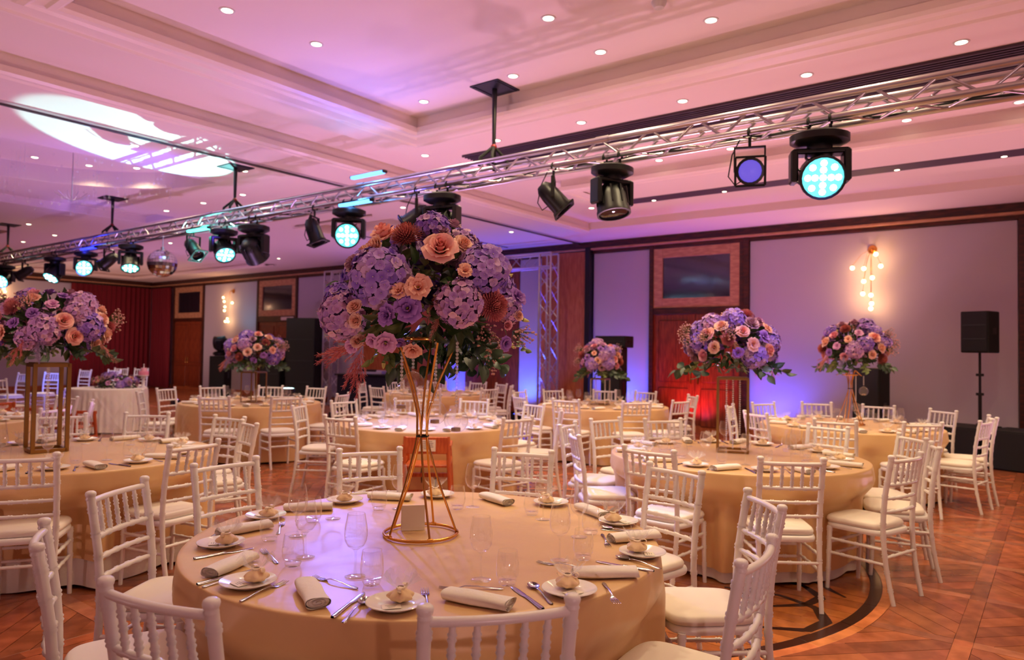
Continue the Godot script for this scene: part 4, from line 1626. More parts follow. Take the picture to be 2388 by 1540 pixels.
func make_tumbler() -> Node3D:
	var o := template("tumbler")
	lathe_part("wall", [Vector2(0.026, 0.003), Vector2(0.031, 0.012), Vector2(0.0375, 0.035), Vector2(0.0385, 0.05), Vector2(0.036, 0.085), Vector2(0.032, 0.111)], 30, M.glass, o)
	lathe_part("wall_inside", [Vector2(0.031, 0.111), Vector2(0.035, 0.085), Vector2(0.0375, 0.05), Vector2(0.0365, 0.036), Vector2(0.030, 0.02), Vector2(0.0, 0.016)], 30, M.glass, o)
	lathe_part("rim", [Vector2(0.031, 0.1105), Vector2(0.0316, 0.112), Vector2(0.0322, 0.1105)], 30, M.heavy_glass, o)
	lathe_part("base", [Vector2(0.0, 0.001), Vector2(0.0245, 0.0), Vector2(0.027, 0.003), Vector2(0.0295, 0.011), Vector2(0.02, 0.0145), Vector2(0.0, 0.0135)], 30, M.heavy_glass, o)
	return o


# cutlery lies along z, the working end towards -z, its middle over the origin
func blade_shape(m: MB, zs: Array, ws: Array, ys: Array, th := 0.0018) -> void:
	var top := []
	var bot := []
	for i in zs.size():
		var w: float = ws[i]
		var y: float = ys[i]
		top.append(PackedVector3Array([Vector3(-w, y + th * 0.3, zs[i]), Vector3(-w * 0.6, y + th, zs[i]), Vector3(w * 0.6, y + th, zs[i]), Vector3(w, y + th * 0.3, zs[i])]))
		bot.append(PackedVector3Array([Vector3(-w, y + th * 0.3, zs[i]), Vector3(-w * 0.6, y, zs[i]), Vector3(w * 0.6, y, zs[i]), Vector3(w, y + th * 0.3, zs[i])]))
	var k := m.v.size()
	m.grid(top)
	for i in range(k, m.v.size()):
		if m.n[i].y < 0: m.n[i] = -m.n[i]
	k = m.v.size()
	m.grid(bot)
	for i in range(k, m.v.size()):
		if m.n[i].y > 0: m.n[i] = -m.n[i]


func make_cutlery(kind: String) -> Node3D:
	var o := template("table_" + kind)
	var h := MB.new()
	if kind == "knife":
		blade_shape(h, [-0.005, 0.0, 0.03, 0.07, 0.105, 0.112], [0.004, 0.0062, 0.0065, 0.0078, 0.0088, 0.006], [0.0, 0.0, 0.0, 0.0, 0.0, 0.0], 0.0065)
		part("handle", h, M.steel, o)
		var b := MB.new()
		blade_shape(b, [-0.112, -0.105, -0.08, -0.03, -0.002], [0.001, 0.006, 0.0098, 0.0102, 0.006], [0.001, 0.001, 0.001, 0.001, 0.002])
		part("blade", b, M.steel, o)
	else:
		blade_shape(h, [-0.035, -0.02, 0.02, 0.06, 0.09, 0.1, 0.104], [0.0036, 0.003, 0.0032, 0.0052, 0.0076, 0.0066, 0.003], [0.004, 0.008, 0.0075, 0.003, 0.001, 0.0005, 0.0005], 0.0026)
		part("handle", h, M.steel, o)
		if kind == "fork":
			var b := MB.new()
			blade_shape(b, [-0.06, -0.053, -0.044, -0.034], [0.0122, 0.0122, 0.0095, 0.0036], [0.0, 0.0, 0.001, 0.004])
			part("shoulder", b, M.steel, o)
			for k in 4:
				var t := MB.new()
				var x := lerpf(-0.0105, 0.0105, k / 3.0)
				t.tube(PackedVector3Array([Vector3(x, 0.001, -0.058), Vector3(x, 0.0015, -0.08), Vector3(x, 0.005, -0.104)]), [0.0017, 0.0016, 0.0008], 6)
				part("tine", t, M.steel, o)
		else:
			var b := MB.new()
			var rows := []
			for i in 8:
				var f := i / 7.0
				var p := PackedVector3Array()
				for j in 28:
					var th := TAU * j / 28
					var w := 0.0185 * f
					p.append(Vector3(cos(th) * w, 0.0005 + 0.0075 * f * f, -0.066 + sin(th) * 0.031 * f))
				rows.append(p)
			b.grid(rows, true, -1.0)
			for i in b.n.size():
				if b.n[i].y < 0: b.n[i] = -b.n[i]
			var k := b.v.size()
			b.grid(rows.map(func(p: PackedVector3Array): 
				var q := PackedVector3Array()
				for w in p: q.append(w - Vector3(0, 0.0012, 0))
				return q), true, 1.0)
			for i in range(k, b.n.size()):
				if b.n[i].y > 0: b.n[i] = -b.n[i]
			part("bowl", b, M.steel, o)
	return o


func set_down(kind: String, p: Vector2, turn: float, key: String, y := TT) -> Node3D:
	var what := {
		"side_plate": ["white side plate, %s from the left ", "plate", "side plates"],
		"tulle_favour": ["tulle-wrapped almond favour, %s from the left ", "favour", "wrapped favours"],
		"name_card": ["small printed name card, %s from the left ", "card", "name cards"],
		"rolled_napkin": ["rolled cream cloth napkin, %s from the left ", "napkin", "rolled napkins"],
		"wine_glass": ["clear stemmed wine glass, %s from the left ", "wine glass", "wine glasses"],
		"tumbler": ["clear rounded tumbler, %s from the left ", "glass", "tumblers"],
		"table_fork": ["steel fork, %s from the left among forks ", "fork", "cutlery"],
		"table_knife": ["steel knife, %s from the left among knives ", "knife", "cutlery"],
		"table_spoon": ["steel spoon, %s from the left among spoons ", "spoon", "cutlery"],
	}
	var o := dup(proto[kind], Vector3(p.x, y + 0.0015, p.y), turn)
	var w: Array = what[kind]
	ranked(o, kind + "_" + key, w[0] + TABLES[key][3], w[1], w[2] + " " + TABLES[key][3])
	return o


func along(kind: String, q: Array, key: String, stretch := false) -> void:
	# q: x, z of the handle end, then of the working end
	var a := Vector2(q[0], q[1])
	var b := Vector2(q[2], q[3])
	var d := (b - a).normalized()
	var o := set_down(kind, (a + b) / 2, atan2(-d.x, -d.y), key)


func build_settings() -> void:
	proto.side_plate = make_plate()
	proto.tulle_favour = make_favour()
	proto.name_card = make_menu_card()
	proto.rolled_napkin = make_napkin()
	proto.wine_glass = make_wine_glass()
	proto.tumbler = make_tumbler()
	for k in ["fork", "knife", "spoon"]:
		proto["table_" + k] = make_cutlery(k)
	var c1: Vector2 = TABLES.one[0]
	var plates := [[-2.586, -1.561], [-2.093, -1.362], [-1.585, -1.528], [-1.252, -1.968], [-1.271, -2.511], [-1.589, -2.9], [-2.86, -1.943], [-2.612, -2.806], [-2.861, -2.396], [-2.05, -3.04]]
	for q in plates:
		var p := Vector2(q[0], q[1])
		var d := (c1 - p).normalized()
		var side := Vector2(-d.y, d.x)
		set_down("side_plate", p, 0.0, "one")
		set_down("tulle_favour", p + d * 0.022 + side * 0.012, rng.randf() * TAU, "one", TT + 0.009)
		set_down("name_card", p - d * 0.026 - side * 0.008, atan2(-d.x, -d.y) + rng.randf_range(-0.3, 0.3), "one", TT + 0.0105)
	for q in [[-2.248, -1.302, -2.345, -1.55], [-2.726, -1.614, -2.697, -1.871], [-1.955, -1.478, -1.73, -1.363], [-1.534, -1.679, -1.289, -1.731], [-1.329, -2.114, -1.168, -2.263], [-1.449, -2.607, -1.354, -2.779], [-2.415, -2.942, -2.177, -2.868], [-2.823, -2.548, -2.661, -2.634], [-2.92, -2.083, -2.775, -2.248], [-1.86, -3.03, -1.70, -2.95]]:
		along("rolled_napkin", q, "one")
	for q in [[-1.902, -1.644], [-1.554, -1.889], [-1.475, -2.249], [-1.601, -2.585], [-1.895, -2.746], [-2.308, -2.734], [-2.549, -2.47], [-2.624, -2.132], [-2.216, -1.676], [-2.488, -1.84]]:
		set_down("wine_glass", Vector2(q[0], q[1]), 0.0, "one")
	for q in [[-2.166, -1.586], [-1.798, -1.625], [-1.458, -1.911], [-1.417, -2.32], [-1.589, -2.66], [-1.99, -2.79], [-2.338, -2.655], [-2.604, -2.389], [-2.64, -2.033], [-2.513, -1.726]]:
		set_down("tumbler", Vector2(q[0], q[1]), 0.0, "one")
	for q in [[-1.979, -1.265, -2.03, -1.46], [-1.493, -1.575, -1.62, -1.69], [-2.243, -1.569, -2.40, -1.625], [-1.804, -1.565, -2.0, -1.551], [-2.585, -1.817, -2.72, -1.931], [-1.38, -2.21, -1.47, -2.19], [-1.531, -2.664, -1.445, -2.552], [-1.19, -2.095, -1.11, -2.005], [-1.48, -1.83, -1.559, -1.768]]:
		along("table_fork", q, "one")
	for q in [[-1.656, -1.349, -1.754, -1.557], [-2.221, -1.279, -2.225, -1.466], [-1.238, -1.796, -1.425, -1.897], [-1.136, -2.352, -1.376, -2.326], [-2.499, -1.4, -2.463, -1.628], [-2.64, -1.50, -2.79, -1.68], [-1.441, -2.844, -1.557, -2.777]]:
		along("table_knife", q, "one")
	for q in [[-1.613, -1.36, -1.697, -1.516], [-1.232, -1.844, -1.412, -1.969], [-1.138, -2.396, -1.346, -2.428], [-2.186, -1.275, -2.183, -1.45], [-1.445, -2.782, -1.591, -2.79]]:
		along("table_spoon", q, "one")
	for key in TABLES:
		if key == "one":
			continue
		var c: Vector2 = TABLES[key][0]
		var a0: float = deg_to_rad(TABLES[key][1])
		for k in 10:
			var a := a0 + TAU * k / 10 + rng.randf_range(-0.03, 0.03)
			var d := Vector2.from_angle(a)
			var s := d.orthogonal()
			var j := func() -> Vector2: return Vector2(rng.randf_range(-0.015, 0.015), rng.randf_range(-0.015, 0.015))
			var p: Vector2 = c + d * 0.76 - s * 0.02 + j.call()
			set_down("side_plate", p, 0.0, key)
			set_down("tulle_favour", p - d * 0.01, rng.randf() * TAU, key, TT + 0.009)
			set_down("rolled_napkin", c + d * 0.76 + s * 0.195 + j.call(), atan2(-d.x, -d.y) + rng.randf_range(-0.5, 0.5), key)
			set_down("wine_glass", c + d * 0.50 - s * 0.07 + j.call(), 0.0, key)
			set_down("tumbler", c + d * 0.53 + s * 0.07 + j.call(), 0.0, key)
			if key in ["two", "three"]:
				var t := atan2(d.x, d.y)
				set_down("table_knife", c + d * 0.76 - s * 0.14 + j.call() * 0.3, t, key)
				set_down("table_fork", c + d * 0.76 + s * 0.10, t, key)


# ---------------------------------------------------------------- flowers, each facing +y with a radius of about one
func petal(m: MB, phi: float, r0: float, h0: float, len: float, t0: float, t1: float, half: float, inner: Color, outer: Color, ruffle := 0.0, nu := 5, nv := 5) -> void:
	var rows := []
	var r := r0
	var h := h0
	for i in nv:
		var f := float(i) / (nv - 1)
		var tilt := lerpf(t0, t1, f * f)
		if i > 0:
			r += sin(tilt) * len / (nv - 1)
			h += cos(tilt) * len / (nv - 1)
		var w := half * (0.55 + 0.45 * sin(PI * minf(1.0, 0.18 + f * 0.72)))
		if f > 0.8:
			w *= 0.8
		var p := PackedVector3Array()
		for j in nu:
			var u := lerpf(-1, 1, float(j) / (nu - 1))
			var a := phi + u * w
			var rr := r * (1.0 + 0.05 * u * u * f)
			var hh := h - 0.10 * len * u * u * f * f + ruffle * f * sin(u * 7.0 + phi * 3.0)
			p.append(Vector3(cos(a) * rr, hh, sin(a) * rr))
		rows.append(p)
	var k := m.v.size()
	m.grid(rows, false, 1.0)
	for i in range(k, m.v.size()):
		var f: float = float((i - k) / nu) / (nv - 1)
		m.c[i] = inner.lerp(outer, f).srgb_to_linear()


func rose(inner: Color, outer: Color, open: float, sd: int) -> ArrayMesh:
	var g := RandomNumberGenerator.new()
	g.seed = sd
	var m := MB.new()
	for q in [[3, 0.06, 0.10, 0.62, -0.05, 0.15, 1.35], [3, 0.14, 0.02, 0.70, 0.0, 0.3, 1.2], [4, 0.22, -0.05, 0.72, 0.12, 0.55, 1.0], [5, 0.30, -0.14, 0.74, 0.3, 0.95, 0.85], [5, 0.34, -0.22, 0.78, 0.6, 1.45, 0.80], [6, 0.36, -0.28, 0.80, 0.95, 1.95, 0.70]]:
		for k in q[0]:
			var f: float = TAU * k / q[0] + q[1] * 9.0 + g.randf_range(-0.2, 0.2)
			petal(m, f, q[1], q[2], q[3] * g.randf_range(0.92, 1.08), q[4] * open * 0.9, q[5] * open * 0.82 + g.randf_range(-0.1, 0.15), q[6], inner, inner.lerp(outer, clampf(q[1] * 3.0, 0, 1)), 0.02)
	m.paint(Color(0.2, 0.32, 0.12))
	m.lathe(PackedVector2Array([Vector2(0.0, -0.55), Vector2(0.08, -0.55), Vector2(0.22, -0.42), Vector2(0.34, -0.26), Vector2(0.3, -0.2)]), 8)
	return m.mesh()


func lisianthus(inner: Color, outer: Color, sd: int) -> ArrayMesh:
	var g := RandomNumberGenerator.new()
	g.seed = sd
	var m := MB.new()
	for q in [[4, 0.10, 0.0, 0.6, 0.1, 0.5, 1.0], [5, 0.16, -0.15, 0.85, 0.3, 1.15, 0.8], [6, 0.18, -0.25, 1.0, 0.6, 1.6, 0.7]]:
		for k in q[0]:
			petal(m, TAU * k / q[0] + q[1] * 11.0 + g.randf_range(-0.2, 0.2), q[1], q[2], q[3] * g.randf_range(0.9, 1.1), q[4], q[5], q[6], inner, outer, 0.07, 7, 5)
	m.paint(Color(0.75, 0.7, 0.25))
	m.ball(Vector3(0, 0.05, 0), 0.1, 7, 4)
	return m.mesh()


func chrysanthemum(base: Color, tip: Color, sd: int) -> ArrayMesh:
	var g := RandomNumberGenerator.new()
	g.seed = sd
	var m := MB.new()
	var n := 260
	for i in n:
		var f := (i + 0.5) / n
		var el := lerpf(PI / 2, -0.45, pow(f, 0.75))
		var az := i * 2.399963
		var d := Vector3(cos(el) * cos(az), sin(el), cos(el) * sin(az))
		var side := Vector3(-sin(az), 0, cos(az))
		var up := side.cross(d)
		if up.y < 0: up = -up
		var len := g.randf_range(0.88, 1.04)
		var w := 0.042
		var rows := []
		for s in [[0.25, 0.5, 0.0], [0.65, 1.0, -0.02], [0.9, 1.05, 0.03], [1.0, 0.45, 0.10]]:
			var c: Vector3 = d * s[0] * len + up * s[2]
			c.y *= 0.82
			rows.append(PackedVector3Array([c - side * w * s[1], c - up * 0.02, c + side * w * s[1]]))
		var k := m.v.size()
		m.grid(rows)
		for j in range(k, m.v.size()):
			m.c[j] = base.lerp(tip, float((j - k) / 3) / 3.0 * g.randf_range(0.75, 1.1)).srgb_to_linear()
	m.paint(base.darkened(0.4))
	m.ball(Vector3(0, -0.05, 0), 0.5, 10, 6)
	return m.mesh()


func hydrangea(a: Color, b: Color, sd: int) -> ArrayMesh:
	var g := RandomNumberGenerator.new()
	g.seed = sd
	var m := MB.new()
	m.paint(a.darkened(0.45))
	m.ball(Vector3.ZERO, 0.80, 14, 9)
	var n := 105
	for i in n:
		var f := (i + 0.5) / n
		var y := 1.0 - 1.72 * f
		var az := i * 2.399963 + g.randf_range(-0.12, 0.12)
		var rr := sqrt(maxf(0.0, 1.0 - y * y))
		var d := Vector3(cos(az) * rr, y, sin(az) * rr).normalized()
		var lump := 1.0 + 0.07 * sin(d.x * 6.0 + sd) * cos(d.z * 5.0 + sd * 2.0)
		var c := d * g.randf_range(0.90, 0.99) * lump
		d = (d + Vector3(g.randf_range(-0.35, 0.35), g.randf_range(-0.25, 0.35), g.randf_range(-0.35, 0.35))).normalized()
		var s := d.cross(Vector3.UP if absf(d.y) < 0.9 else Vector3.RIGHT).normalized()
		var t := d.cross(s)
		var roll := g.randf() * TAU
		var size := g.randf_range(0.17, 0.23)
		var col := a.lerp(b, g.randf())
		if g.randf() < 0.22:
			col = col.lerp(Color(0.95, 0.78, 0.80), 0.5)
		for k in 4:
			var ang := roll + PI / 2 * k
			var dir := s * cos(ang) + t * sin(ang)
			var across := d.cross(dir)
			var lift := g.randf_range(0.0, 0.55)
			var rows := []
			for q in [[0.03, 0.10, 0.0], [0.45, 0.60, 0.12 + lift * 0.35], [0.8, 0.55, 0.12 + lift * 0.8], [1.02, 0.14, lift * 0.9]]:
				var pc: Vector3 = c + dir * size * q[0] + d * size * q[2]
				rows.append(PackedVector3Array([pc - across * size * q[1], pc + d * size * -0.07, pc + across * size * q[1]]))
			var kk := m.v.size()
			m.grid(rows)
			for j in range(kk, m.v.size()):
				m.c[j] = col.lerp(col.lightened(0.25), float((j - kk) / 3) / 3.0).srgb_to_linear()
				if m.n[j].dot(d) < 0: m.n[j] = -m.n[j]
		m.paint(Color(0.9, 0.85, 0.75))
		m.ball(c + d * size * 0.06, size * 0.10, 5, 3)
	return m.mesh()


# a leaf along +y from the origin, length one, bending towards -z
func leaf_into(m: MB, x: Transform3D, len: float, wid: float, bend: float, k: Color, nv := 7) -> void:
	var rows := []
	for i in nv:
		var f := float(i) / (nv - 1)
		var w := wid * sin(PI * pow(f, 0.8)) * (1.0 if f < 0.7 else 0.92) + 0.002
		var c := Vector3(0, f * len * (1.0 - 0.25 * bend * f), -bend * len * f * f * 0.55)
		rows.append(PackedVector3Array([x * (c + Vector3(-w, 0, 0.25 * w)), x * (c + Vector3(-w * 0.5, 0, 0.04 * w)), x * c, x * (c + Vector3(w * 0.5, 0, 0.04 * w)), x * (c + Vector3(w, 0, 0.25 * w))]))
	var kk := m.v.size()
	m.grid(rows)
	for j in range(kk, m.v.size()):
		m.c[j] = k.lightened(0.10 if (j - kk) % 5 == 2 else 0.0).srgb_to_linear()


func aim_up(d: Vector3, roll := 0.0) -> Basis:
	d = d.normalized()
	var s := d.cross(Vector3.FORWARD if absf(d.z) < 0.9 else Vector3.RIGHT).normalized()
	return Basis(s, d, s.cross(d)) * Basis(Vector3.UP, roll)


func leaf_spray(count: int, len: float, sd: int, k: Color) -> ArrayMesh:
	# a short stem with paired leaves, along +y
	var g := RandomNumberGenerator.new()
	g.seed = sd
	var m := MB.new()
	m.paint(k.darkened(0.2))
	m.tube(PackedVector3Array([Vector3.ZERO, Vector3(0.01, len * 0.5, 0.0), Vector3(0, len, 0.01)]), [0.0022, 0.0018, 0.001], 5)
	for i in count:
		var f := (i + 0.6) / count
		var s := 1.0 if i % 2 == 0 else -1.0
		var b := Basis(Vector3.UP, g.randf_range(-0.8, 0.8)) * Basis(Vector3.FORWARD, s * g.randf_range(0.7, 1.15))
		if i == count - 1:
			b = Basis(Vector3.UP, 0.4)
		leaf_into(m, Transform3D(b, Vector3(0, f * len, 0)), len * g.randf_range(0.45, 0.6), len * 0.15, g.randf_range(0.2, 0.7), k.lerp(k.lightened(0.2), g.randf()))
	return m.mesh()


func foliage_ball(rx: float, ry: float, n: int, sd: int) -> ArrayMesh:
	var g := RandomNumberGenerator.new()
	g.seed = sd
	var m := MB.new()
	for i in n:
		var f := (i + 0.5) / n
		var y := 1.0 - 1.9 * f
		var az := i * 2.399963
		var rr := sqrt(maxf(0.0, 1.0 - y * y))
		var d := Vector3(cos(az) * rr * rx, y * ry, sin(az) * rr * rx)
		leaf_into(m, Transform3D(aim_up(d.normalized() + Vector3(g.randf_range(-0.7, 0.7), g.randf_range(-0.5, 0.5), g.randf_range(-0.7, 0.7)), g.randf() * TAU), d * g.randf_range(0.55, 0.78)), g.randf_range(0.08, 0.12), g.randf_range(0.018, 0.028), g.randf_range(0.1, 0.8), Color(0.10, 0.19, 0.07).lerp(Color(0.19, 0.27, 0.10), g.randf()), 5)
	return m.mesh()


func blossom_spray(k: Color, sd: int, n := 46) -> ArrayMesh:
	# fine stems that carry many tiny round blossoms, about 0.1 high
	var g := RandomNumberGenerator.new()
	g.seed = sd
	var m := MB.new()
	for i in n:
		var d := Vector3(g.randfn(0, 0.028), g.randf_range(0.04, 0.115), g.randfn(0, 0.028))
		m.paint(Color(0.3, 0.33, 0.15))
		m.tube(PackedVector3Array([Vector3(0, 0, 0), d * 0.5 + Vector3(g.randf_range(-0.006, 0.006), 0, 0), d]), [0.0009], 3, false)
		m.paint(k.lerp(Color(0.7, 0.55, 0.4), g.randf() * 0.4))
		m.ball(d, g.randf_range(0.0035, 0.006), 6, 4)
	return m.mesh()


func bud(sd: int) -> ArrayMesh:
	var m := MB.new()
	m.paint(Color(0.30, 0.36, 0.14))
	m.tube(PackedVector3Array([Vector3(0, -0.07, 0.01), Vector3(0.004, -0.03, 0), Vector3(0, 0, 0)]), [0.0013], 5)
	m.lathe(PackedVector2Array([Vector2(0, -0.002), Vector2(0.006, 0.0), Vector2(0.0085, 0.008), Vector2(0.005, 0.02)]), 8)
	m.paint(Color(0.78, 0.76, 0.45))
	m.lathe(PackedVector2Array([Vector2(0.006, 0.0), Vector2(0.0085, 0.010), Vector2(0.006, 0.024), Vector2(0.0, 0.034)]), 8)
	return m.mesh()


func plume(len: float, sd: int, k: Color, wide := 1.0) -> ArrayMesh:
	# a drooping feathery plume along +y
	var g := RandomNumberGenerator.new()
	g.seed = sd
	var m := MB.new()
	for b in 7:
		var f := b / 6.0
		var base := Vector3(0, len * f * 0.55, 0)
		var out := Vector3(g.randf_range(-1, 1) * 0.45 * wide, 1.0, g.randf_range(-1, 1) * 0.45 * wide).normalized()
		var l := len * g.randf_range(0.4, 0.6)
		m.paint(k.darkened(0.15))
		m.tube(PackedVector3Array([base, base + out * l * 0.5, base + out * l + Vector3(0, 0, 0.02)]), [0.0016, 0.0012, 0.0006], 4, false)
		for i in 30:
			var t := (i + 1) / 30.0
			var o := base + out * l * t
			var d := (out + Vector3(g.randf_range(-1, 1), g.randf_range(-0.3, 0.6), g.randf_range(-1, 1)) * 0.9).normalized()
			m.paint(k.lerp(k.lightened(0.25), g.randf()))
			m.tube(PackedVector3Array([o, o + d * 0.016, o + d * 0.030 * (1.25 - t * 0.6)]), [0.0013, 0.0012, 0.0004], 3, false)
	return m.mesh()


var F := {}


func make_flowers() -> void:
	F.hydrangea = [hydrangea(Color(0.50, 0.33, 0.76), Color(0.72, 0.54, 0.86), 1), hydrangea(Color(0.42, 0.25, 0.72), Color(0.64, 0.45, 0.84), 2), hydrangea(Color(0.62, 0.42, 0.72), Color(0.86, 0.62, 0.80), 3)]
	F.rose = [rose(Color(0.94, 0.55, 0.52), Color(0.98, 0.78, 0.72), 1.0, 4), rose(Color(0.95, 0.66, 0.56), Color(0.98, 0.84, 0.75), 0.85, 5), rose(Color(0.62, 0.42, 0.52), Color(0.80, 0.62, 0.68), 0.9, 6), rose(Color(0.90, 0.50, 0.58), Color(0.97, 0.74, 0.78), 0.6, 7)]
	F.lisianthus = [lisianthus(Color(0.46, 0.24, 0.58), Color(0.70, 0.50, 0.82), 8), lisianthus(Color(0.90, 0.55, 0.45), Color(0.97, 0.76, 0.66), 9), lisianthus(Color(0.78, 0.48, 0.70), Color(0.90, 0.68, 0.84), 10)]
	F.chrysanthemum = [chrysanthemum(Color(0.55, 0.20, 0.24), Color(0.87, 0.52, 0.44), 11), chrysanthemum(Color(0.62, 0.26, 0.32), Color(0.90, 0.56, 0.52), 12)]
	F.leaf_spray = [leaf_spray(5, 0.11, 13, Color(0.09, 0.21, 0.08)), leaf_spray(7, 0.15, 14, Color(0.12, 0.22, 0.09)), leaf_spray(5, 0.10, 15, Color(0.33, 0.40, 0.14))]
	F.blossom_spray = [blossom_spray(Color(0.96, 0.90, 0.78), 16), blossom_spray(Color(0.86, 0.62, 0.62), 17, 60)]
	F.bud = [bud(18)]
	F.plume = [plume(0.26, 19, Color(0.80, 0.36, 0.36)), plume(0.22, 20, Color(0.84, 0.50, 0.46), 0.5), plume(0.2, 21, Color(0.60, 0.48, 0.66), 0.8)]
	F.foliage = [foliage_ball(0.36, 0.28, 210, 22)]


func put_flower(o: Node3D, kind: String, which: int, p: Vector3, d: Vector3, size: float, roll := 0.0, squash := 1.0) -> void:
	var m: ArrayMesh = F[kind][which % F[kind].size()]
	var x := Transform3D(aim_up(d, roll).scaled_local(Vector3(size, size * squash, size)), p)
	part(kind, m, M.leaf if kind in ["leaf_spray", "foliage"] else M.flower, o, x)


# the arrangement on the nearest table, its flowers where they sit on the dome; a across, b up (in pixels of the dome's face), r radius
func main_bouquet(at: Vector3) -> void:
	var o := thing("flower_arrangement", "tall domed bouquet of purple hydrangeas and peach roses on the gold trumpet-shaped stand", "bouquet", at, 0.0, "tall bouquets")
	var right := Vector3(CAM_R.x, 0, CAM_R.z).normalized()
	var front := Vector3(-CAM_F.x, 0, -CAM_F.z).normalized()
	var px := 1.0 / 553.0
	var place := func(kind: String, which: int, u: float, v: float, r: float, depth := 0.0, sq := 1.0, turn := Vector3.ZERO) -> void:
		var a := (u - 985.0) * px
		var b := (700.0 - v) * px
		var c := 0.30 * sqrt(maxf(0.0, 1.0 - pow(a / 0.43, 2) - pow(b / 0.32, 2))) + depth
		var d := right * (a / 0.16) + Vector3.UP * (b / 0.10 + 0.15) + front * (c / 0.075)
		if turn != Vector3.ZERO:
			d = right * turn.x + Vector3.UP * turn.y + front * turn.z
		var s := r * px
		put_flower(o, kind, which, right * a + Vector3.UP * b + front * (c - s * 0.45), d, s, rng.randf() * TAU, sq)
	part("foliage", F.foliage[0], M.leaf, o).set_meta("kind", "stuff")
	for q in [[0, 903, 672, 66, 0.0], [2, 812, 755, 52, 0.0], [2, 1076, 728, 50, 0.02], [0, 1125, 650, 56, 0.0], [1, 1008, 556, 38, 0.0], [1, 862, 640, 34, -0.06], [1, 800, 712, 34, -0.05], [2, 1182, 735, 30, -0.08]]:
		place.call("hydrangea", q[0], q[1], q[2], q[3], q[4], 0.92)
	for q in [[0, 1034, 611, 37, 0.06, Vector3(0.1, 0.55, 1.0)], [0, 902, 572, 34, 0.0, Vector3(-0.5, 1.0, 0.45)], [1, 888, 604, 26, 0.0, Vector3(-0.7, 0.2, 0.6)], [1, 864, 614, 22, -0.03, Vector3(-0.8, 0.4, 0.4)], [2, 1031, 569, 21, 0.0, Vector3(0.0, 0.8, 0.7)], [2, 1052, 540, 19, -0.02, Vector3(0.3, 1.0, 0.2)], [1, 1079, 597, 24, 0.0, Vector3(0.5, 0.5, 0.7)], [2, 843, 646, 25, 0.02, Vector3(-0.8, 0.4, 0.6)], [1, 855, 739, 18, 0.05, Vector3(-0.3, 0.5, 0.8)], [1, 857, 768, 17, 0.06, Vector3(-0.5, 0.0, 1.0)], [1, 846, 811, 17, 0.0, Vector3(-0.2, 0.3, 0.8)], [1, 1202, 747, 14, 0.0, Vector3(0.6, 0.3, 0.7)], [3, 1148, 700, 15, 0.0, Vector3(0.5, 0.2, 0.8)], [3, 1178, 770, 14, 0.0, Vector3(0.6, -0.1, 0.8)]]:
		place.call("rose", q[0], q[1], q[2], q[3] * 0.95, q[4], 1.1, q[5])
	for q in [[1, 992, 698, 28, 0.05, Vector3(0.1, 0.2, 1.0)], [1, 951, 706, 20, 0.03, Vector3(-0.2, 0.4, 0.8)], [1, 1087, 660, 17, 0.04, Vector3(0.2, 0.4, 0.8)], [0, 970, 742, 32, 0.05, Vector3(0.0, 0.1, 1.0)], [0, 926, 756, 24, 0.04, Vector3(-0.5, -0.1, 0.9)], [0, 1199, 706, 22, 0.0, Vector3(0.7, 0.4, 0.6)], [2, 918, 815, 25, 0.05, Vector3(0.1, -0.35, 1.0)], [2, 888, 810, 16, 0.04, Vector3(-0.4, -0.3, 0.9)], [1, 977, 829, 20, 0.06, Vector3(0.0, -0.6, 0.8)], [0, 1174, 810, 18, 0.03, Vector3(0.6, -0.2, 0.8)], [0, 945, 812, 14, 0.0, Vector3(0.2, -0.6, 0.6)], [2, 812, 822, 18, -0.02, Vector3(-0.4, -0.4, 0.8)]]:
		place.call("lisianthus", q[0], q[1], q[2], q[3], q[4], 1.0, q[5])
	place.call("chrysanthemum", 0, 955, 580, 36, 0.02, 1.0, Vector3(-0.1, 1.0, 0.55))
	place.call("chrysanthemum", 1, 1147, 731, 36, 0.03, 1.0, Vector3(0.55, 0.2, 0.85))
	for q in [[0, 989, 612, 0.03], [0, 1060, 668, 0.05], [1, 1100, 690, 0.06], [1, 1125, 795, 0.05], [1, 1118, 835, 0.02], [1, 1190, 775, 0.02], [1, 1108, 770, 0.06], [0, 1035, 690, 0.03]]:
		place.call("blossom_spray", q[0], q[1], q[2], 553, q[3], 1.0, Vector3((q[1] - 1000) / 200.0, (700 - q[2]) / 120.0, 0.7))
	for q in [[0, 1020, 790, 0.10, 0.0, -0.3, 0.9, 640], [0, 1027, 815, 0.10, -0.15, -0.9, 0.6, 700], [0, 1067, 812, 0.09, 0.3, -0.9, 0.5, 700], [1, 1085, 790, 0.06, 0.8, -0.5, 0.6, 560], [1, 895, 770, 0.07, -0.5, -0.2, 0.9, 640], [0, 965, 640, 0.02, -0.2, 0.3, 0.9, 560], [1, 1000, 660, 0.0, 0.1, 0.2, 1.0, 500], [2, 860, 820, 0.05, -0.5, -0.8, 0.7, 560], [2, 885, 825, 0.04, 0.1, -0.9, 0.6, 500], [2, 1050, 745, 0.03, -0.1, 0.3, 0.9, 480], [0, 1045, 760, 0.03, 0.4, -0.4, 0.9, 600], [1, 945, 785, 0.06, -0.1, -0.5, 1.0, 560], [0, 990, 775, 0.08, -0.1, -0.4, 1.0, 600], [1, 840, 690, 0.0, -0.9, 0.2, 0.4, 500], [0, 1065, 780, 0.08, 0.3, -0.7, 0.8, 620], [1, 1010, 640, 0.02, 0.4, 0.3, 0.9, 560], [2, 1195, 800, 0.0, 0.8, -0.6, 0.4, 430]]:
		place.call("leaf_spray", q[0], q[1], q[2], q[7], q[3], 1.0, Vector3(q[4], q[5], q[6]))
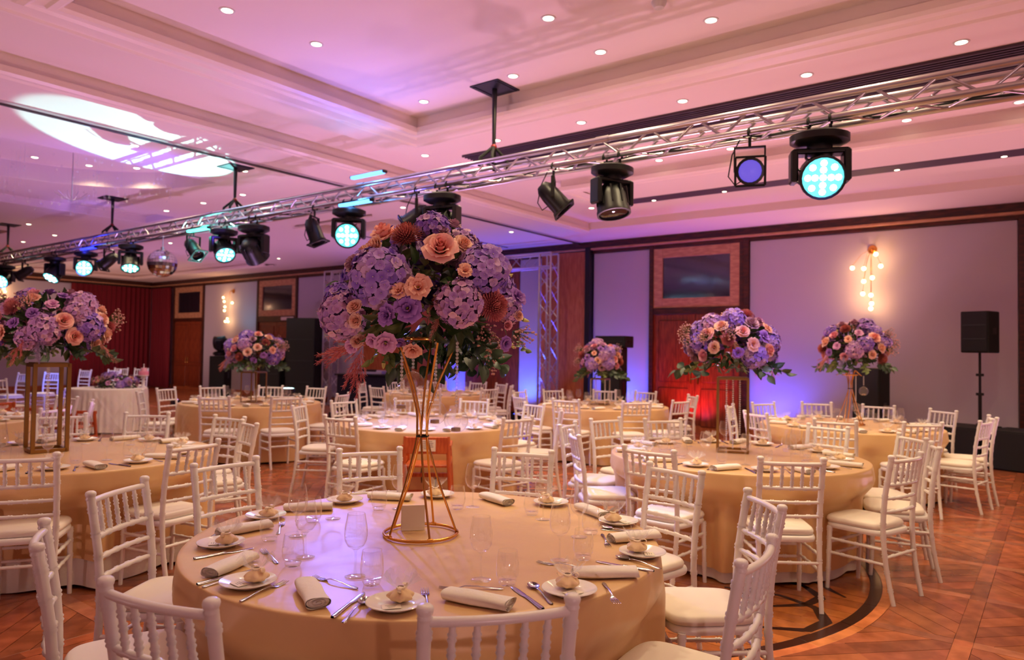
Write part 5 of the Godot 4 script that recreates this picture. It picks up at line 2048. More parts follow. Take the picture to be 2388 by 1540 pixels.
	for k in 14:
		place.call("leaf_spray", k % 2, 930 + k * 14, 775 + (k * 37) % 50, 720, 0.05, 1.0, Vector3((k - 6) * 0.09, -0.35 - 0.4 * (k % 3), 0.9))
	for q in [[885, 545, -0.1, 1.0, 0.1], [898, 560, 0.1, 1.0, 0.0], [1080, 568, 0.35, 1.0, 0.2], [1062, 566, 0.1, 1.0, 0.3], [1172, 640, 0.8, 0.5, 0.3], [1215, 742, 1.0, -0.3, 0.2], [1195, 720, 0.9, -0.1, 0.4], [968, 722, -0.3, 0.5, 0.9], [905, 738, -0.9, -0.1, 0.4], [932, 727, -0.7, 0.3, 0.6], [835, 752, -0.8, -0.3, 0.5], [845, 860, 0.0, -1.0, 0.2], [1185, 805, 0.5, -0.8, 0.4], [1122, 852, 0.1, -1.0, 0.2], [982, 738, 0.1, 0.8, 0.7], [1110, 668, 0.8, 0.1, 0.6]]:
		place.call("bud", 0, q[0], q[1], 640, 0.05, 1.0, Vector3(q[2], q[3], q[4]))
	place.call("plume", 1, 822, 665, 560, 0.0, 1.0, Vector3(-0.75, -0.55, 0.3))
	place.call("plume", 1, 815, 680, 620, -0.02, 1.0, Vector3(-0.55, -0.85, 0.2))
	for q in [[800, 800, -0.7, -0.5], [800, 815, -0.35, -1.0], [792, 835, -0.1, -1.0], [805, 820, -0.9, -0.25]]:
		place.call("plume", 0, q[0], q[1], 480, 0.0, 1.0, Vector3(q[2], q[3], 0.15))
	place.call("plume", 1, 1030, 735, 330, 0.1, 1.0, Vector3(-0.25, -0.9, 0.5))
	place.call("plume", 1, 1020, 700, 300, 0.08, 1.0, Vector3(-0.15, -0.7, 0.7))
	# the far side of the dome
	for k in 16:
		var az := lerpf(0.25, PI - 0.25, (k % 8) / 7.0)
		var el := 0.25 + 0.75 * (k / 8) + rng.randf_range(-0.2, 0.2)
		var d := (right * cos(az) - front * sin(az)) * cos(el) + Vector3.UP * sin(el)
		var kind: String = ["hydrangea", "rose", "lisianthus", "hydrangea"][k % 4]
		put_flower(o, kind, k, Vector3(d.x * 0.30, d.y * 0.22, d.z * 0.30), d, 0.09 if kind == "hydrangea" else 0.055, k * 1.3)


func dome_bouquet(called: String, label: String, at: Vector3, rx: float, ry: float, sd: int, low := false) -> void:
	var g := RandomNumberGenerator.new()
	g.seed = sd
	var o := thing(called, label, "bouquet", at, 0.0, "low table flowers" if low else "tall bouquets")
	part("foliage", F.foliage[0], M.leaf, o, Transform3D(Basis.from_scale(Vector3(rx / 0.40, ry / 0.30, rx / 0.40)), Vector3.ZERO)).set_meta("kind", "stuff")
	var n := 46 if not low else 26
	var kinds := ["hydrangea", "rose", "rose", "lisianthus", "hydrangea", "rose", "chrysanthemum", "lisianthus", "rose", "hydrangea", "rose", "lisianthus"]
	for i in n:
		var f := (i + 0.5) / n
		var y := 1.0 - 1.5 * f
		var az := i * 2.399963 + sd
		var rr := sqrt(maxf(0.0, 1.0 - y * y))
		var d := Vector3(cos(az) * rr, y, sin(az) * rr)
		var kind: String = kinds[(i * 5 + sd) % 12]
		var s: float = {"hydrangea": 0.095, "rose": 0.056, "lisianthus": 0.05, "chrysanthemum": 0.065}[kind] * g.randf_range(0.85, 1.15) * (0.75 if low else 1.0)
		var k: float = 0.80 if kind == "hydrangea" else 0.90
		put_flower(o, kind, g.randi() % 4, Vector3(d.x * rx, d.y * ry, d.z * rx) * k, (d + Vector3(0, 0.25, 0)).normalized(), s, g.randf() * TAU)
	for i in 14:
		var az := TAU * i / 14 + g.randf_range(-0.2, 0.2)
		var d := Vector3(cos(az), g.randf_range(-0.9, -0.3), sin(az)).normalized()
		put_flower(o, "leaf_spray", i, Vector3(cos(az) * rx * 0.72, -ry * 0.55, sin(az) * rx * 0.72), d, g.randf_range(0.9, 1.5) * (0.6 if low else 1.0), g.randf() * TAU)
	for i in 8:
		var az := g.randf() * TAU
		var d := Vector3(cos(az), g.randf_range(-0.1, 0.8), sin(az)).normalized()
		put_flower(o, "blossom_spray" if i % 2 else "bud", i, Vector3(d.x * rx, d.y * ry, d.z * rx) * 0.93, d, 1.1, g.randf() * TAU)
	if not low:
		for i in 3:
			var az := g.randf() * TAU
			put_flower(o, "plume", i, Vector3(cos(az) * rx * 0.9, -ry * 0.3, sin(az) * rx * 0.9), Vector3(cos(az) * 0.6, -0.8, sin(az) * 0.6), 0.9, g.randf() * TAU)


# ---------------------------------------------------------------- flower stands
func trumpet_stand(c: Vector2, label: String, top: float) -> void:
	var o := thing("flower_stand", label, "flower stand", Vector3(c.x, TT + 0.002, c.y), 0.0, "gold flower stands")
	var ring := PackedVector3Array()
	for i in 49:
		ring.append(Vector3(cos(TAU * i / 48) * 0.152, 0.008, sin(TAU * i / 48) * 0.152))
	var b := MB.new()
	b.tube(ring, [0.0062], 10, false)
	part("base_ring", b, M.gold, o)
	for k in 5:
		var a := TAU * k / 5 + 0.55
		var w := a + 0.5
		var p := PackedVector3Array()
		var cv := Curve3D.new()
		var pts := [Vector3(cos(a) * 0.15, 0.006, sin(a) * 0.15), Vector3(cos(a + 0.1) * 0.082, 0.19, sin(a + 0.1) * 0.082), Vector3(cos(w) * 0.022, 0.40, sin(w) * 0.022), Vector3(cos(w + 0.3) * 0.024, 0.50, sin(w + 0.3) * 0.024), Vector3(cos(w + 0.5) * 0.058, 0.62, sin(w + 0.5) * 0.058), Vector3(cos(w + 0.6) * 0.14, top - TT, sin(w + 0.6) * 0.14)]
		for i in pts.size():
			var d: Vector3 = (pts[mini(i + 1, 5)] - pts[maxi(i - 1, 0)]) / 6.0
			cv.add_point(pts[i], -d, d)
		for i in 31:
			p.append(cv.sample_baked(cv.get_baked_length() * i / 30.0))
		var r := MB.new()
		r.tube(p, [0.0048], 10)
		part("rod", r, M.gold, o)
		var j := MB.new()
		j.tube(PackedVector3Array([pts[0] + Vector3(-0.010 * sin(a), 0.004, 0.010 * cos(a)), pts[0] + Vector3(0.010 * sin(a), 0.004, -0.010 * cos(a))]), [0.0085], 8)
		part("joint", j, M.gold, o)
	var tie := MB.new()
	tie.lathe(PackedVector2Array([Vector2(0.026, 0.405), Vector2(0.028, 0.409), Vector2(0.026, 0.413)]), 14)
	part("tie", tie, M.black_matt, o)
	var tr := MB.new()
	tr.lathe(PackedVector2Array([Vector2(0, top - TT), Vector2(0.085, top - TT), Vector2(0.088, top - TT + 0.006), Vector2(0.085, top - TT + 0.012), Vector2(0, top - TT + 0.012)]), 32)
	part("top_plate", tr, M.gold, o)


func post_stand(c: Vector2, half: float, top: float, turn: float, m: Material, label: String, r := 0.008) -> void:
	var o := thing("flower_stand", label, "flower stand", Vector3(c.x, TT + 0.002, c.y), turn, "gold flower stands")
	var h := top - TT
	for sx in [-1, 1]:
		for sz in [-1, 1]:
			var p := MB.new()
			p.box(Vector3(sx * half - r, 0.0, sz * half - r), Vector3(sx * half + r, h, sz * half + r), 0.0015)
			part("post", p, m, o)
	for y in [0.0, h - 2 * r]:
		for s in [-1, 1]:
			var a := MB.new()
			a.box(Vector3(-half, y, s * half - r), Vector3(half, y + 2 * r, s * half + r), 0.0015)
			part("rail", a, M.dull_gold, o)
			var b := MB.new()
			b.box(Vector3(s * half - r, y, -half), Vector3(s * half + r, y + 2 * r, half), 0.0015)
			part("rail", b, M.dull_gold, o)
	var t := MB.new()
	t.box(Vector3(-half, h, -half), Vector3(half, h + 0.006, half), 0.001)
	part("top_plate", t, M.dull_gold, o)


# a string of glass beads, with or without a glass globe at its end
func bead_string(p: Vector3, len: float, globe: bool, label: String, group: String, bead := 0.007) -> void:
	var o := thing("bead_string" if not globe else "hanging_globe", label, "glass ornament", p, 0.0, group)
	var n := int(len / (bead * 2.15))
	var bm := MB.new()
	bm.ball(Vector3.ZERO, bead, 8, 6)
	var bmesh := bm.mesh()
	for i in n:
		part("bead", bmesh, M.bead, o, Transform3D(Basis(), Vector3(0, -i * bead * 2.15 - bead, 0)))
	if globe:
		var r := 0.05
		var g := MB.new()
		var y := -len - r
		g.lathe(PackedVector2Array([Vector2(0, y - r * 0.94), Vector2(0.022, y - r * 0.93), Vector2(0.037, y - r * 0.70), Vector2(0.047, y - r * 0.34), Vector2(r, y), Vector2(0.047, y + r * 0.34), Vector2(0.037, y + r * 0.68), Vector2(0.02, y + r * 0.92), Vector2(0.006, y + r * 1.02), Vector2(0.005, y + r * 1.15), Vector2(0, y + r * 1.16)]), 28)
		part("globe", g, M.heavy_glass, o)
		var h := MB.new()
		var ring := PackedVector3Array()
		for i in 33:
			var a := TAU * i / 32
			ring.append(Vector3(cos(a) * 0.026 * 0.6 + 0.028, y + sin(a) * 0.026, cos(a) * 0.026 * -0.8 + 0.032).normalized() * 0.0)
		var c := Vector3(0.5, 0.1, 0.86).normalized()
		var s := c.cross(Vector3.UP).normalized()
		var u := s.cross(c)
		ring.clear()
		for i in 33:
			var a := TAU * i / 32
			ring.append(Vector3(0, y, 0) + (c * 0.84 + (s * cos(a) + u * sin(a)) * 0.54) * r)
		h.tube(ring, [0.0012], 5, false)
		part("opening_rim", h, M.heavy_glass, o)
		var w := MB.new()
		w.lathe(PackedVector2Array([Vector2(0, y - 0.044), Vector2(0.019, y - 0.044), Vector2(0.019, y - 0.031), Vector2(0.017, y - 0.030), Vector2(0, y - 0.031)]), 18)
		part("tealight", w, M.tealight, o)


func build_centrepieces() -> void:
	M.bead = clear_glass(0.35)
	M.bead.metallic_specular = 1.0
	M.tealight = mat(Color(0.62, 0.50, 0.42), 0.5)
	make_flowers()
	var c := Vector2(-2.13, -2.19)
	trumpet_stand(c, "gold wire trumpet-shaped flower stand in the middle of the nearest table", 1.552)
	main_bouquet(Vector3(c.x, 1.745, c.y))
	var right := Vector3(CAM_R.x, 0, CAM_R.z).normalized()
	var front := Vector3(-CAM_F.x, 0, -CAM_F.z).normalized()
	for q in [[-0.085, 0.05, 0.185, "hanging glass globe with tealight, leftmost of those under the nearest bouquet"], [0.048, -0.02, 0.25, "hanging glass globe with tealight, half behind the gold rods of the nearest stand"], [0.143, 0.05, 0.275, "hanging glass globe with tealight, rightmost of those under the nearest bouquet"]]:
		var p: Vector3 = Vector3(c.x, 1.55, c.y) + right * q[0] + front * q[1]
		bead_string(p, q[2], true, q[3], "glass globes under the nearest bouquet")
	bead_string(Vector3(c.x, 1.55, c.y) + right * -0.06 + front * -0.11, 0.13, true, "small hanging glass globe, hindmost of those under the nearest bouquet", "glass globes under the nearest bouquet")
	# a blank card leaning among the rods
	var cd := thing("table_card", "blank cream table card standing under the gold trumpet-shaped stand", "card", Vector3(-2.20, TT + 0.001, -2.215), atan2(front.x, front.z) + 0.2)
	var cb := MB.new()
	cb.box(Vector3(-0.05, 0.0, -0.001), Vector3(0.05, 0.105, 0.001), 0.0004, Transform3D(Basis(Vector3.RIGHT, -0.12), Vector3.ZERO))
	cb.box(Vector3(-0.05, 0.0, -0.001), Vector3(0.05, 0.105, 0.001), 0.0004, Transform3D(Basis(Vector3.RIGHT, 0.12), Vector3(0, 0, -0.026)))
	part("card", cb, M.paper, cd)
	# the other tables
	post_stand(Vector2(-5.835, -2.13), 0.105, 1.375, 1.436, M.dull_gold, "four-pole gold frame stand on the table at the side, holding a wide bouquet", 0.013)
	dome_bouquet("flower_arrangement", "wide bouquet of purple hydrangeas and pink roses on the four gold poles", Vector3(-5.97, 1.64, -2.2), 0.39, 0.29, 3)
	bead_string(Vector3(-5.83, 1.36, -2.13), 0.6, false, "string of glass beads hanging inside the four-pole gold stand", "bead strings in the four-pole stand", 0.010)
	bead_string(Vector3(-5.80, 1.36, -2.11), 0.34, true, "hanging glass globe inside the four-pole gold stand", "glass globes in the four-pole stand")
	post_stand(Vector2(-2.09, -5.68), 0.115, 1.33, 0.35, M.dull_gold, "four-pole gold stand on the table by the floor scrolls")
	dome_bouquet("flower_arrangement", "round bouquet lit blue on top, on the table by the floor scrolls", Vector3(-2.11, 1.60, -5.70), 0.36, 0.27, 8)
	for q in [[-0.04, 0.03, 0.5, "shorter"], [0.02, 0.05, 0.56, "longest"], [0.05, -0.02, 0.46, "shortest"]]:
		bead_string(Vector3(-2.09 + q[0], 1.32, -5.68 + q[1]), q[2], false, q[3] + " string of glass beads in the four-pole stand by the floor scrolls", "bead strings by the floor scrolls", 0.008)
	trumpet_stand(Vector2(-1.9, -8.85), "gold trumpet-shaped stand on the table before the loudspeaker stand", 1.30)
	dome_bouquet("flower_arrangement", "round bouquet below the bulb wall lamp, before the wide pale wall panel", Vector3(-1.86, 1.62, -8.88), 0.37, 0.31, 14)
	for q in [[0.14, 0.0, 0.12, "higher"], [0.08, 0.1, 0.3, "lower"]]:
		bead_string(Vector3(-1.9 + q[0], 1.30, -8.85 + q[1]), q[2], true, q[3] + " hanging glass globe under the bouquet below the bulb wall lamp", "glass globes under the bouquet below the wall lamp")
	post_stand(Vector2(-5.45, -9.35), 0.11, 1.13, 0.2, M.acrylic, "clear four-pole stand on the far table before the partition post")
	dome_bouquet("flower_arrangement", "small far bouquet before the black partition post", Vector3(-5.47, 1.41, -9.37), 0.33, 0.27, 21)
	post_stand(Vector2(-9.08, -5.92), 0.12, 1.17, 0.4, M.dull_gold, "four-pole stand on the far table before the second door")
	dome_bouquet("flower_arrangement", "round far bouquet of pink and purple flowers before the second door", Vector3(-9.07, 1.46, -5.93), 0.41, 0.29, 27)
	bead_string(Vector3(-9.04, 1.15, -5.9), 0.35, true, "hanging glass globe under the bouquet before the second door", "glass globes before the second door")


# ---------------------------------------------------------------- sound and stage equipment by the back wall
func speaker_box(called: String, label: String, cat: String, at: Vector3, s: Vector3, turn: float, horns: int, group := "") -> Node3D:
	var o := thing(called, label, cat, at, turn, group)
	var b := MB.new()
	b.box(Vector3(-s.x / 2, 0, -s.z / 2), Vector3(s.x / 2, s.y, s.z / 2 - 0.012), 0.012)
	part("cabinet", b, M.black_matt, o)
	var g := MB.new()
	var nx := int(s.x / 0.03)
	g.box(Vector3(-s.x / 2 + 0.02, 0.02, s.z / 2 - 0.014), Vector3(s.x / 2 - 0.02, s.y - 0.02, s.z / 2), 0.004)
	part("front_grille", g, M.mesh_grille, o)
	for k in horns:
		var l := MB.new()
		var y := s.y * (k + 1.0) / (horns + 1.0)
		l.box(Vector3(-s.x * 0.4, y - 0.008, s.z / 2 - 0.002), Vector3(s.x * 0.4, y + 0.008, s.z / 2 + 0.004), 0.002)
		part("slot", l, M.slot, o)
	for e in [-1, 1]:
		var h := MB.new()
		h.box(Vector3(e * (s.x / 2) - 0.006, s.y * 0.45, -0.06), Vector3(e * (s.x / 2) + 0.006, s.y * 0.6, 0.06), 0.003)
		part("handle", h, M.black, o)
	return o


func build_stage_gear() -> void:
	M.mesh_grille = mat(Color(0.035, 0.06, 0.06), 0.55)
	M.mesh_grille.normal_enabled = true
	M.mesh_grille.normal_texture = noise_tex(0.25, 256, true, 6.0)
	triplanar(M.mesh_grille, Vector3(4, 4, 4))
	M.slot = mat(Color(0.16, 0.18, 0.19), 0.5)
	var face := -0.35
	speaker_box("loudspeaker", "black loudspeaker on a pole before the pale wall panel", "loudspeaker", Vector3(-0.93, 1.6, -12.45), Vector3(0.38, 0.60, 0.34), face, 2)
	var st := thing("speaker_pole", "black pole that carries the loudspeaker before the pale wall panel", "stand", Vector3(-0.93, 0, -12.45))
	var p := MB.new()
	p.tube(PackedVector3Array([Vector3(0, 0.56, 0), Vector3(0, 1.0, 0)]), [0.024], 10)
	p.tube(PackedVector3Array([Vector3(0, 1.0, 0), Vector3(0, 1.6, 0)]), [0.018], 10)
	part("pole", p, M.black, st)
	for y in [1.0, 1.28]:
		var k := MB.new()
		k.box(Vector3(-0.05, y - 0.02, -0.02), Vector3(0.05, y + 0.02, 0.02), 0.006)
		part("clamp_knob", k, M.black, st)
	var ft := MB.new()
	ft.lathe(PackedVector2Array([Vector2(0, 0.555), Vector2(0.06, 0.555), Vector2(0.05, 0.575), Vector2(0.024, 0.58)]), 14)
	part("socket", ft, M.black, st)
	speaker_box("subwoofer", "black subwoofer on the floor under the loudspeaker pole, the inner one", "loudspeaker", Vector3(-1.08, 0, -12.4), Vector3(0.62, 0.54, 0.7), face, 0, "subwoofers")
	speaker_box("subwoofer", "black subwoofer on the floor beside the timber pilaster, the outer one", "loudspeaker", Vector3(-0.44, 0, -12.16), Vector3(0.62, 0.54, 0.7), face, 0, "subwoofers")
	speaker_box("column_loudspeaker", "slim dark loudspeaker standing behind the bouquet below the bulb wall lamp", "loudspeaker", Vector3(-2.38, 0, -12.5), Vector3(0.42, 1.34, 0.4), -0.2, 0)
	speaker_box("loudspeaker_stack", "tall black loudspeaker stack beside the truss arch", "loudspeaker", Vector3(-16.7, 0, -12.45), Vector3(0.85, 2.35, 0.6), 0.5, 3)
	speaker_box("flight_case", "dark blue equipment case standing against the loudspeaker stack", "case", Vector3(-17.45, 0, -12.0), Vector3(0.6, 1.6, 0.55), 0.5, 1)
	var pr := thing("projector", "black projector lying on the blue equipment case", "projector", Vector3(-17.45, 1.6, -12.0), 0.5)
	var b := MB.new()
	b.box(Vector3(-0.28, 0, -0.2), Vector3(0.28, 0.2, 0.2), 0.03)
	part("housing", b, M.black, pr)
	var l := MB.new()
	l.lathe(PackedVector2Array([Vector2(0.07, 0.0), Vector2(0.07, 0.05), Vector2(0.05, 0.05), Vector2(0, 0.03)]), 16, Transform3D(Basis(Vector3.RIGHT, PI / 2), Vector3(0.05, 0.1, 0.19)))
	part("lens", l, M.lens_dark, pr)
	speaker_box("monitor_loudspeaker", "dark wedge loudspeaker on a stand by the blue-lit panel, above the small far bouquet", "loudspeaker", Vector3(-6.76, 1.62, -12.1), Vector3(0.62, 0.22, 0.42), 0.1, 1)
	speaker_box("stand_cabinet", "tall dark cabinet that carries the wedge loudspeaker by the blue-lit panel", "cabinet", Vector3(-6.76, 0, -12.1), Vector3(0.40, 1.62, 0.36), 0.1, 0)
	# a moving head on a black plinth
	speaker_box("light_plinth", "slim black plinth under the teal-glowing head before the far wall lamp", "plinth", Vector3(-20.75, 0, -12.35), Vector3(0.5, 1.24, 0.5), 0.6, 0)
	var head := moving_head(-20.75, -12.35, Vector3(0.75, 0.05, 0.66), Color(0.55, 1.0, 0.92), 8.0, "teal-glowing moving head standing on a slim black plinth before the far wall lamp", 1.55, 1.24)
	head.rotation.z = PI
	head.position.y = 1.24 - 0.1
	head.set_meta("group", "")
	spot_at("stage_beam", Vector3(-20.6, 1.75, -12.1), Vector3(-20.9, 2.6, BACK), Color(0.4, 0.85, 1.0), 0.8, 40.0, 1.0, 0.1)
	# music desk
	var dj := thing("music_desk", "dark music desk under the truss arch, with a pale mixing console on it", "desk", Vector3(-13.75, 0, -12.2), 0.3)
	b = MB.new()
	b.box(Vector3(-0.75, 0, -0.3), Vector3(0.75, 0.86, 0.3), 0.02)
	part("front", b, M.navy, dj)
	b = MB.new()
	b.box(Vector3(-0.8, 0.86, -0.35), Vector3(0.8, 0.9, 0.35), 0.01)
	part("top", b, M.black, dj)
	var cs := thing("mixing_console", "pale mixing console lying on the dark music desk", "console", Vector3(-13.75, 0.90, -12.2), 0.3)
	b = MB.new()
	b.box(Vector3(-0.5, 0.0, -0.25), Vector3(0.5, 0.09, 0.25), 0.015)
	part("case", b, mat(Color(0.7, 0.68, 0.74), 0.4), cs)
	b = MB.new()
	b.box(Vector3(-0.34, 0.06, 0.22), Vector3(0.34, 0.12, 0.255), 0.01)
	part("screen", b, M.black, cs)
	# the arch of box truss
	var ar := thing("truss_arch", "silver box truss arch standing before the doors of the back wall", "truss", Vector3(-12.3, 0, -12.7))
	var w := 0.145
	for side in [-3.6, 3.6]:
		for sx in [-w, w]:
			for sz in [-w, w]:
				var t := MB.new()
				t.tube(PackedVector3Array([Vector3(side + sx, 0.02, sz), Vector3(side + sx, 3.62, sz)]), [0.024], 8)
				part("upright", t, M.alu, ar)
		var y := 0.15
		var n := 0
		while y < 3.2:
			var f: float = 1.0 if n % 2 == 0 else -1.0
			for sz in [-w, w]:
				var t := MB.new()
				t.tube(PackedVector3Array([Vector3(side - w * f, y, sz), Vector3(side + w * f, y + 0.3, sz)]), [0.009], 5, false)
				part("brace", t, M.alu, ar)
				t = MB.new()
				t.tube(PackedVector3Array([Vector3(side + sz, y, -w * f), Vector3(side + sz, y + 0.3, w * f)]), [0.009], 5, false)
				part("brace", t, M.alu, ar)
			y += 0.3
			n += 1
		var bp := MB.new()
		bp.box(Vector3(side - 0.3, 0, -0.3), Vector3(side + 0.3, 0.02, 0.3), 0.004)
		part("base_plate", bp, M.alu, ar)
	for sy in [3.33, 3.62]:
		for sz in [-w, w]:
			var t := MB.new()
			t.tube(PackedVector3Array([Vector3(-3.75, sy, sz), Vector3(3.75, sy, sz)]), [0.024], 8)
			part("beam_chord", t, M.alu, ar)
	for k in 22:
		var x := -3.3 + k * 0.3
		for sz in [-w, w]:
			var t := MB.new()
			t.tube(PackedVector3Array([Vector3(x, 3.33 if k % 2 else 3.62, sz), Vector3(x + 0.3, 3.62 if k % 2 else 3.33, sz)]), [0.009], 5, false)
			part("brace", t, M.alu, ar)


# ---------------------------------------------------------------- wall lamps, chandelier, high chairs and the cake table
func sconce(label: String, at: Vector3, turn: float, spots: Array, e: float) -> void:
	var o := thing("wall_lamp", label, "wall lamp", at, turn, "wall lamps with clustered bulbs")
	var b := MB.new()
	b.lathe(PackedVector2Array([Vector2(0, 0), Vector2(0.075, 0), Vector2(0.07, 0.02), Vector2(0.03, 0.03), Vector2(0.012, 0.12), Vector2(0, 0.12)]), 18, Transform3D(Basis(Vector3.RIGHT, PI / 2), Vector3.ZERO))
	part("wall_mount", b, M.gold, o)
	for s in spots:
		var p := Vector3(s[0], s[1], s[2])
		var c := MB.new()
		c.tube(PackedVector3Array([Vector3(0, 0, 0.11), Vector3(p.x * 0.5, 0.02 + p.y * 0.35, (p.z + 0.11) / 2 + 0.03), p + Vector3(0, 0.04, 0)]), [0.0025], 5, false)
		part("cord", c, M.gold, o)
		var g := MB.new()
		g.ball(p, 0.036, 12, 8)
		part("bulb", g, M.bulb, o)
		var h := MB.new()
		h.lathe(PackedVector2Array([Vector2(0.012, 0.032), Vector2(0.012, 0.05), Vector2(0, 0.052)]), 8, Transform3D(Basis(), p))
		part("cap", h, M.gold, o)
	var xf := Transform3D(Basis(Vector3.UP, turn), at)
	for s in spots.size():
		if s % 3 == 0:
			lamp_at("bulb_light", xf * (Vector3(spots[s][0], spots[s][1], spots[s][2])), Color(1.0, 0.74, 0.48), e, 0.04)


func high_chair(at: Vector3, turn: float, label: String, notice: bool) -> void:
	var o := thing("high_chair", label, "high chair", at, turn, "wooden high chairs")
	for s in [-1, 1]:
		for q in [[-0.19, -0.15], [0.19, 0.15]]:
			var l := MB.new()
			l.tube(PackedVector3Array([Vector3(s * 0.23, 0, q[0]), Vector3(s * 0.185, 0.75 if q[0] < 0 else 0.68, q[1])]), [0.02], 8)
			part("leg", l, M.orange_wood, o)
		for y in [0.16, 0.52, 0.66]:
			var r := MB.new()
			r.box(Vector3(s * 0.205 - 0.012, y - 0.02, -0.17), Vector3(s * 0.205 + 0.012, y + 0.02, 0.17), 0.004)
			part("side_rail", r, M.orange_wood, o)
	var b := MB.new()
	b.box(Vector3(-0.19, 0.60, -0.175), Vector3(0.19, 0.75, -0.155), 0.008)
	part("backrest", b, M.orange_wood, o)
	b = MB.new()
	b.box(Vector3(-0.19, 0.48, -0.16), Vector3(0.19, 0.50, 0.15), 0.006)
	part("seat", b, M.orange_wood, o)
	for q in [[0.20, 0.18], [0.36, 0.175], [0.2, -0.185]]:
		var r := MB.new()
		r.box(Vector3(-0.21, q[0] - 0.02, q[1] - 0.01), Vector3(0.21, q[0] + 0.02, q[1] + 0.01), 0.004)
		part("cross_rail", r, M.orange_wood, o)
	for s in [-1, 1]:
		var t := MB.new()
		t.tube(PackedVector3Array([Vector3(s * 0.05, 0.5, 0.05), Vector3(s * 0.07, 0.38, 0.17), Vector3(s * 0.06, 0.22, 0.2)]), [0.006], 5)
		part("strap", t, M.black_matt, o)
	if notice:
		b = MB.new()
		b.box(Vector3(-0.08, 0.625, -0.180), Vector3(0.07, 0.725, -0.1765))
		var n := part("notice", b, M.paper, o)
		for k in 5:
			var l := MB.new()
			var ww: float = [0.05, 0.06, 0.055, 0.06, 0.035][k]
			l.box(Vector3(-ww, 0.71 - k * 0.016, -0.1812), Vector3(ww - 0.01, 0.714 - k * 0.016, -0.18))
			part("print", l, M.print, n)


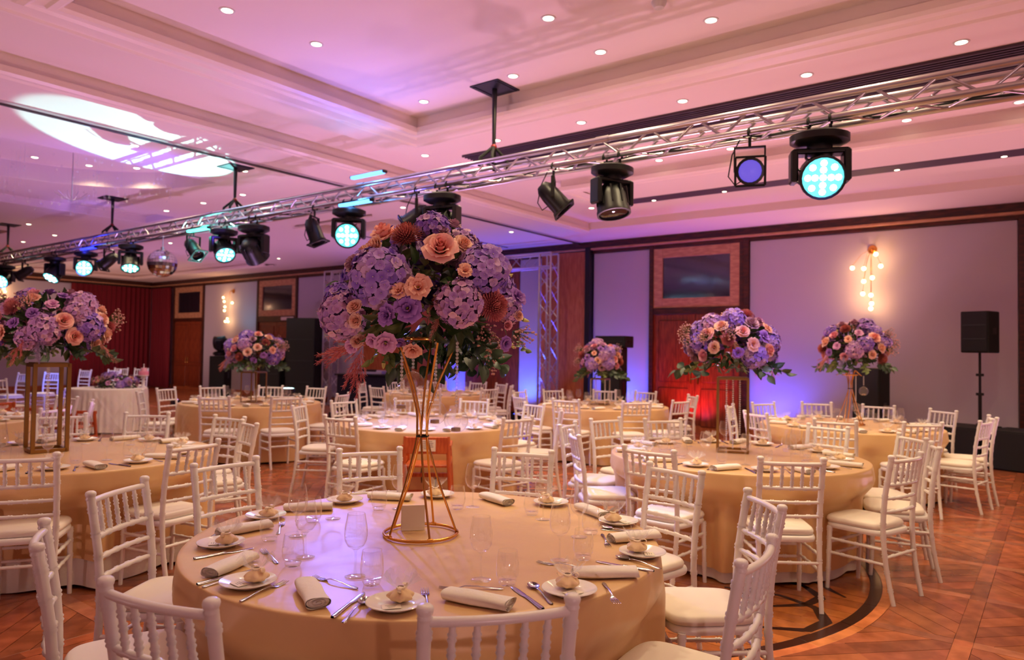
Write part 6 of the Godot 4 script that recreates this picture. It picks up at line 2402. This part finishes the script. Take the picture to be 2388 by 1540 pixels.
func build_extras() -> void:
	M.bulb = glow(Color(1.0, 0.86, 0.58), 9.0)
	sconce("brass wall lamp of clustered glowing bulbs on the wide pale panel near the loudspeaker", Vector3(-2.50, 3.32, BACK + 0.046), 0.0, [[0.08, -0.10, 0.16], [0.15, -0.30, 0.14], [-0.28, -0.31, 0.16], [-0.10, -0.33, 0.17], [0.03, -0.49, 0.18], [-0.11, -0.54, 0.13], [-0.12, -0.75, 0.15], [0.01, -0.78, 0.18], [0.0, -1.0, 0.14], [0.02, -0.92, 0.18]], 0.14)
	sconce("brass wall lamp of clustered glowing bulbs between the second and third doors", Vector3(-21.6, 3.36, BACK + 0.046), 0.0, [[-0.35, -0.21, 0.16], [-0.32, -0.34, 0.14], [0.18, -0.40, 0.16], [-0.22, -0.52, 0.17], [-0.31, -0.64, 0.13], [-0.09, -0.91, 0.15], [-0.21, -1.0, 0.15], [0.0, -1.01, 0.18]], 0.16)
	sconce("brass wall lamp of glowing bulbs on the far end wall, half behind the wide bouquet", Vector3(LEFT + 0.046, 3.40, -8.4), PI / 2, [[0.02, -0.14, 0.16], [0.06, -0.22, 0.14], [0.04, -0.35, 0.16], [-0.02, -0.45, 0.17], [-0.03, -0.66, 0.13]], 0.16)
	# crystal chandelier whose drops hang on threads from the half-round recess
	var ch := thing("chandelier", "wide chandelier of small glass drops on threads below the half-round recess", "chandelier", Vector3(-10.4, 4.12, -4.0))
	var rod := MB.new()
	rod.tube(PackedVector3Array([Vector3.ZERO, Vector3(0, -0.72, 0)]), [0.007], 6)
	rod.lathe(PackedVector2Array([Vector2(0, 0), Vector2(0.06, 0), Vector2(0.05, -0.03), Vector2(0, -0.03)]), 12)
	part("rod", rod, M.alu, ch)
	var drop := MB.new()
	drop.lathe(PackedVector2Array([Vector2(0, -0.022), Vector2(0.012, -0.012), Vector2(0.014, -0.004), Vector2(0.006, 0.012), Vector2(0, 0.02)]), 7)
	var dm := drop.mesh()
	var g := RandomNumberGenerator.new()
	g.seed = 9
	var th := MB.new()
	for i in 150:
		var a := g.randf() * TAU
		var r := sqrt(g.randf()) * 1.5
		var y := -0.25 - 0.45 * (1.0 - r / 1.5) - g.randf() * 0.22
		var p := Vector3(cos(a) * r * 1.0 - 0.2, y, sin(a) * r * 0.9)
		part("crystal_drop", dm, M.crystal if M.has("crystal") else M.heavy_glass, ch, Transform3D(Basis(), p))
		if i % 3 == 0:
			th.tube(PackedVector3Array([p + Vector3(0, 0.02, 0), Vector3(p.x, -0.24, p.z)]), [0.0009], 3, false)
	for k in 10:
		var a := TAU * k / 10
		th.tube(PackedVector3Array([Vector3(0, -0.7, 0), Vector3(cos(a) * 0.12, -0.66, sin(a) * 0.12), Vector3(cos(a) * 0.2, -0.6, sin(a) * 0.2)]), [0.003], 4, false)
	part("wire_frame", th, M.alu, ch)
	high_chair(Vector3(-4.55, 0, -4.75), -2.45, "orange wooden child's high chair with a paper notice, behind the nearest gold stand", true)
	high_chair(Vector3(-9.75, 0, -3.85), 2.2, "orange wooden child's high chair behind the four gold poles", false)
	high_chair(Vector3(-10.75, 0, -3.5), 2.0, "orange wooden child's high chair at the edge, past the gold poles, mostly hidden", false)
	# cake table at the far side
	var c := Vector2(-13.5, -5.9)
	var cl := thing("draped_table", "white pleated cake table at the far side, below the dark red curtain", "table", Vector3(c.x, 0, c.y))
	part("pleated_cloth", cloth_mesh(0.62, 0.76, 0.02, 0.04, 0.022, 40, 31, [], 320), M.linen, cl)
	dome_bouquet("flower_garland", "low garland of pink and purple flowers on the white pleated cake table", Vector3(c.x + 0.02, 0.86, c.y - 0.12), 0.40, 0.14, 33, true)
	var ck := thing("wedding_cake", "small pink tiered cake on a white pedestal behind the garland", "cake", Vector3(c.x + 0.30, 0.762, c.y - 0.46))
	lathe_part("pedestal", [Vector2(0.0, 0.0), Vector2(0.07, 0.0), Vector2(0.03, 0.03), Vector2(0.022, 0.18), Vector2(0.09, 0.215), Vector2(0.09, 0.225), Vector2(0, 0.225)], 20, M.china, ck)
	lathe_part("cake_tier", [Vector2(0.0, 0.225), Vector2(0.085, 0.225), Vector2(0.085, 0.29), Vector2(0.08, 0.295), Vector2(0, 0.295)], 24, mat(Color(0.90, 0.55, 0.66), 0.6), ck)
	lathe_part("cake_tier", [Vector2(0.0, 0.295), Vector2(0.05, 0.295), Vector2(0.05, 0.35), Vector2(0.046, 0.355), Vector2(0, 0.355)], 24, mat(Color(0.94, 0.70, 0.76), 0.6), ck)
	lathe_part("topper", [Vector2(0.0, 0.355), Vector2(0.012, 0.36), Vector2(0.006, 0.40), Vector2(0.012, 0.42), Vector2(0, 0.43)], 10, M.white, ck)
	# smoke detector and a sprinkler in the large coffer
	var sd := thing("smoke_detector", "small round smoke detector in the large ceiling coffer", "smoke detector", Vector3(-2.25, H1, -4.62))
	lathe_part("housing", [Vector2(0, -0.045), Vector2(0.035, -0.045), Vector2(0.05, -0.02), Vector2(0.055, 0.0)], 16, M.trim_ring, sd)
	# unseen head, placed to throw the bright patch on the ceiling
	var up := thing("unseen_floor_head", "unseen moving head on a short black stand, placed to throw the bright ceiling patch", "stage light", Vector3(-11.2, 0, -8.0))
	var pl := MB.new()
	pl.box(Vector3(-0.2, 0, -0.2), Vector3(0.2, 0.5, 0.2), 0.015)
	part("plinth", pl, M.black, up)
	var hb := MB.new()
	hb.lathe(PackedVector2Array([Vector2(0, 0.5), Vector2(0.1, 0.5), Vector2(0.13, 0.6), Vector2(0.13, 0.78), Vector2(0, 0.78)]), 16)
	part("head", hb, M.black, up)
	var hl := MB.new()
	hl.lathe(PackedVector2Array([Vector2(0.11, 0.781), Vector2(0.08, 0.79), Vector2(0, 0.79)]), 16)
	part("lens", hl, glow(Color(0.8, 1, 1), 5.0), up)
	spot_at("stage_beam", Vector3(-11.1, 0.95, -7.9), Vector3(-8.75, H0, -4.3), Color(0.62, 1.0, 0.98), 95.0, 9.5, 0.12, 0.02)
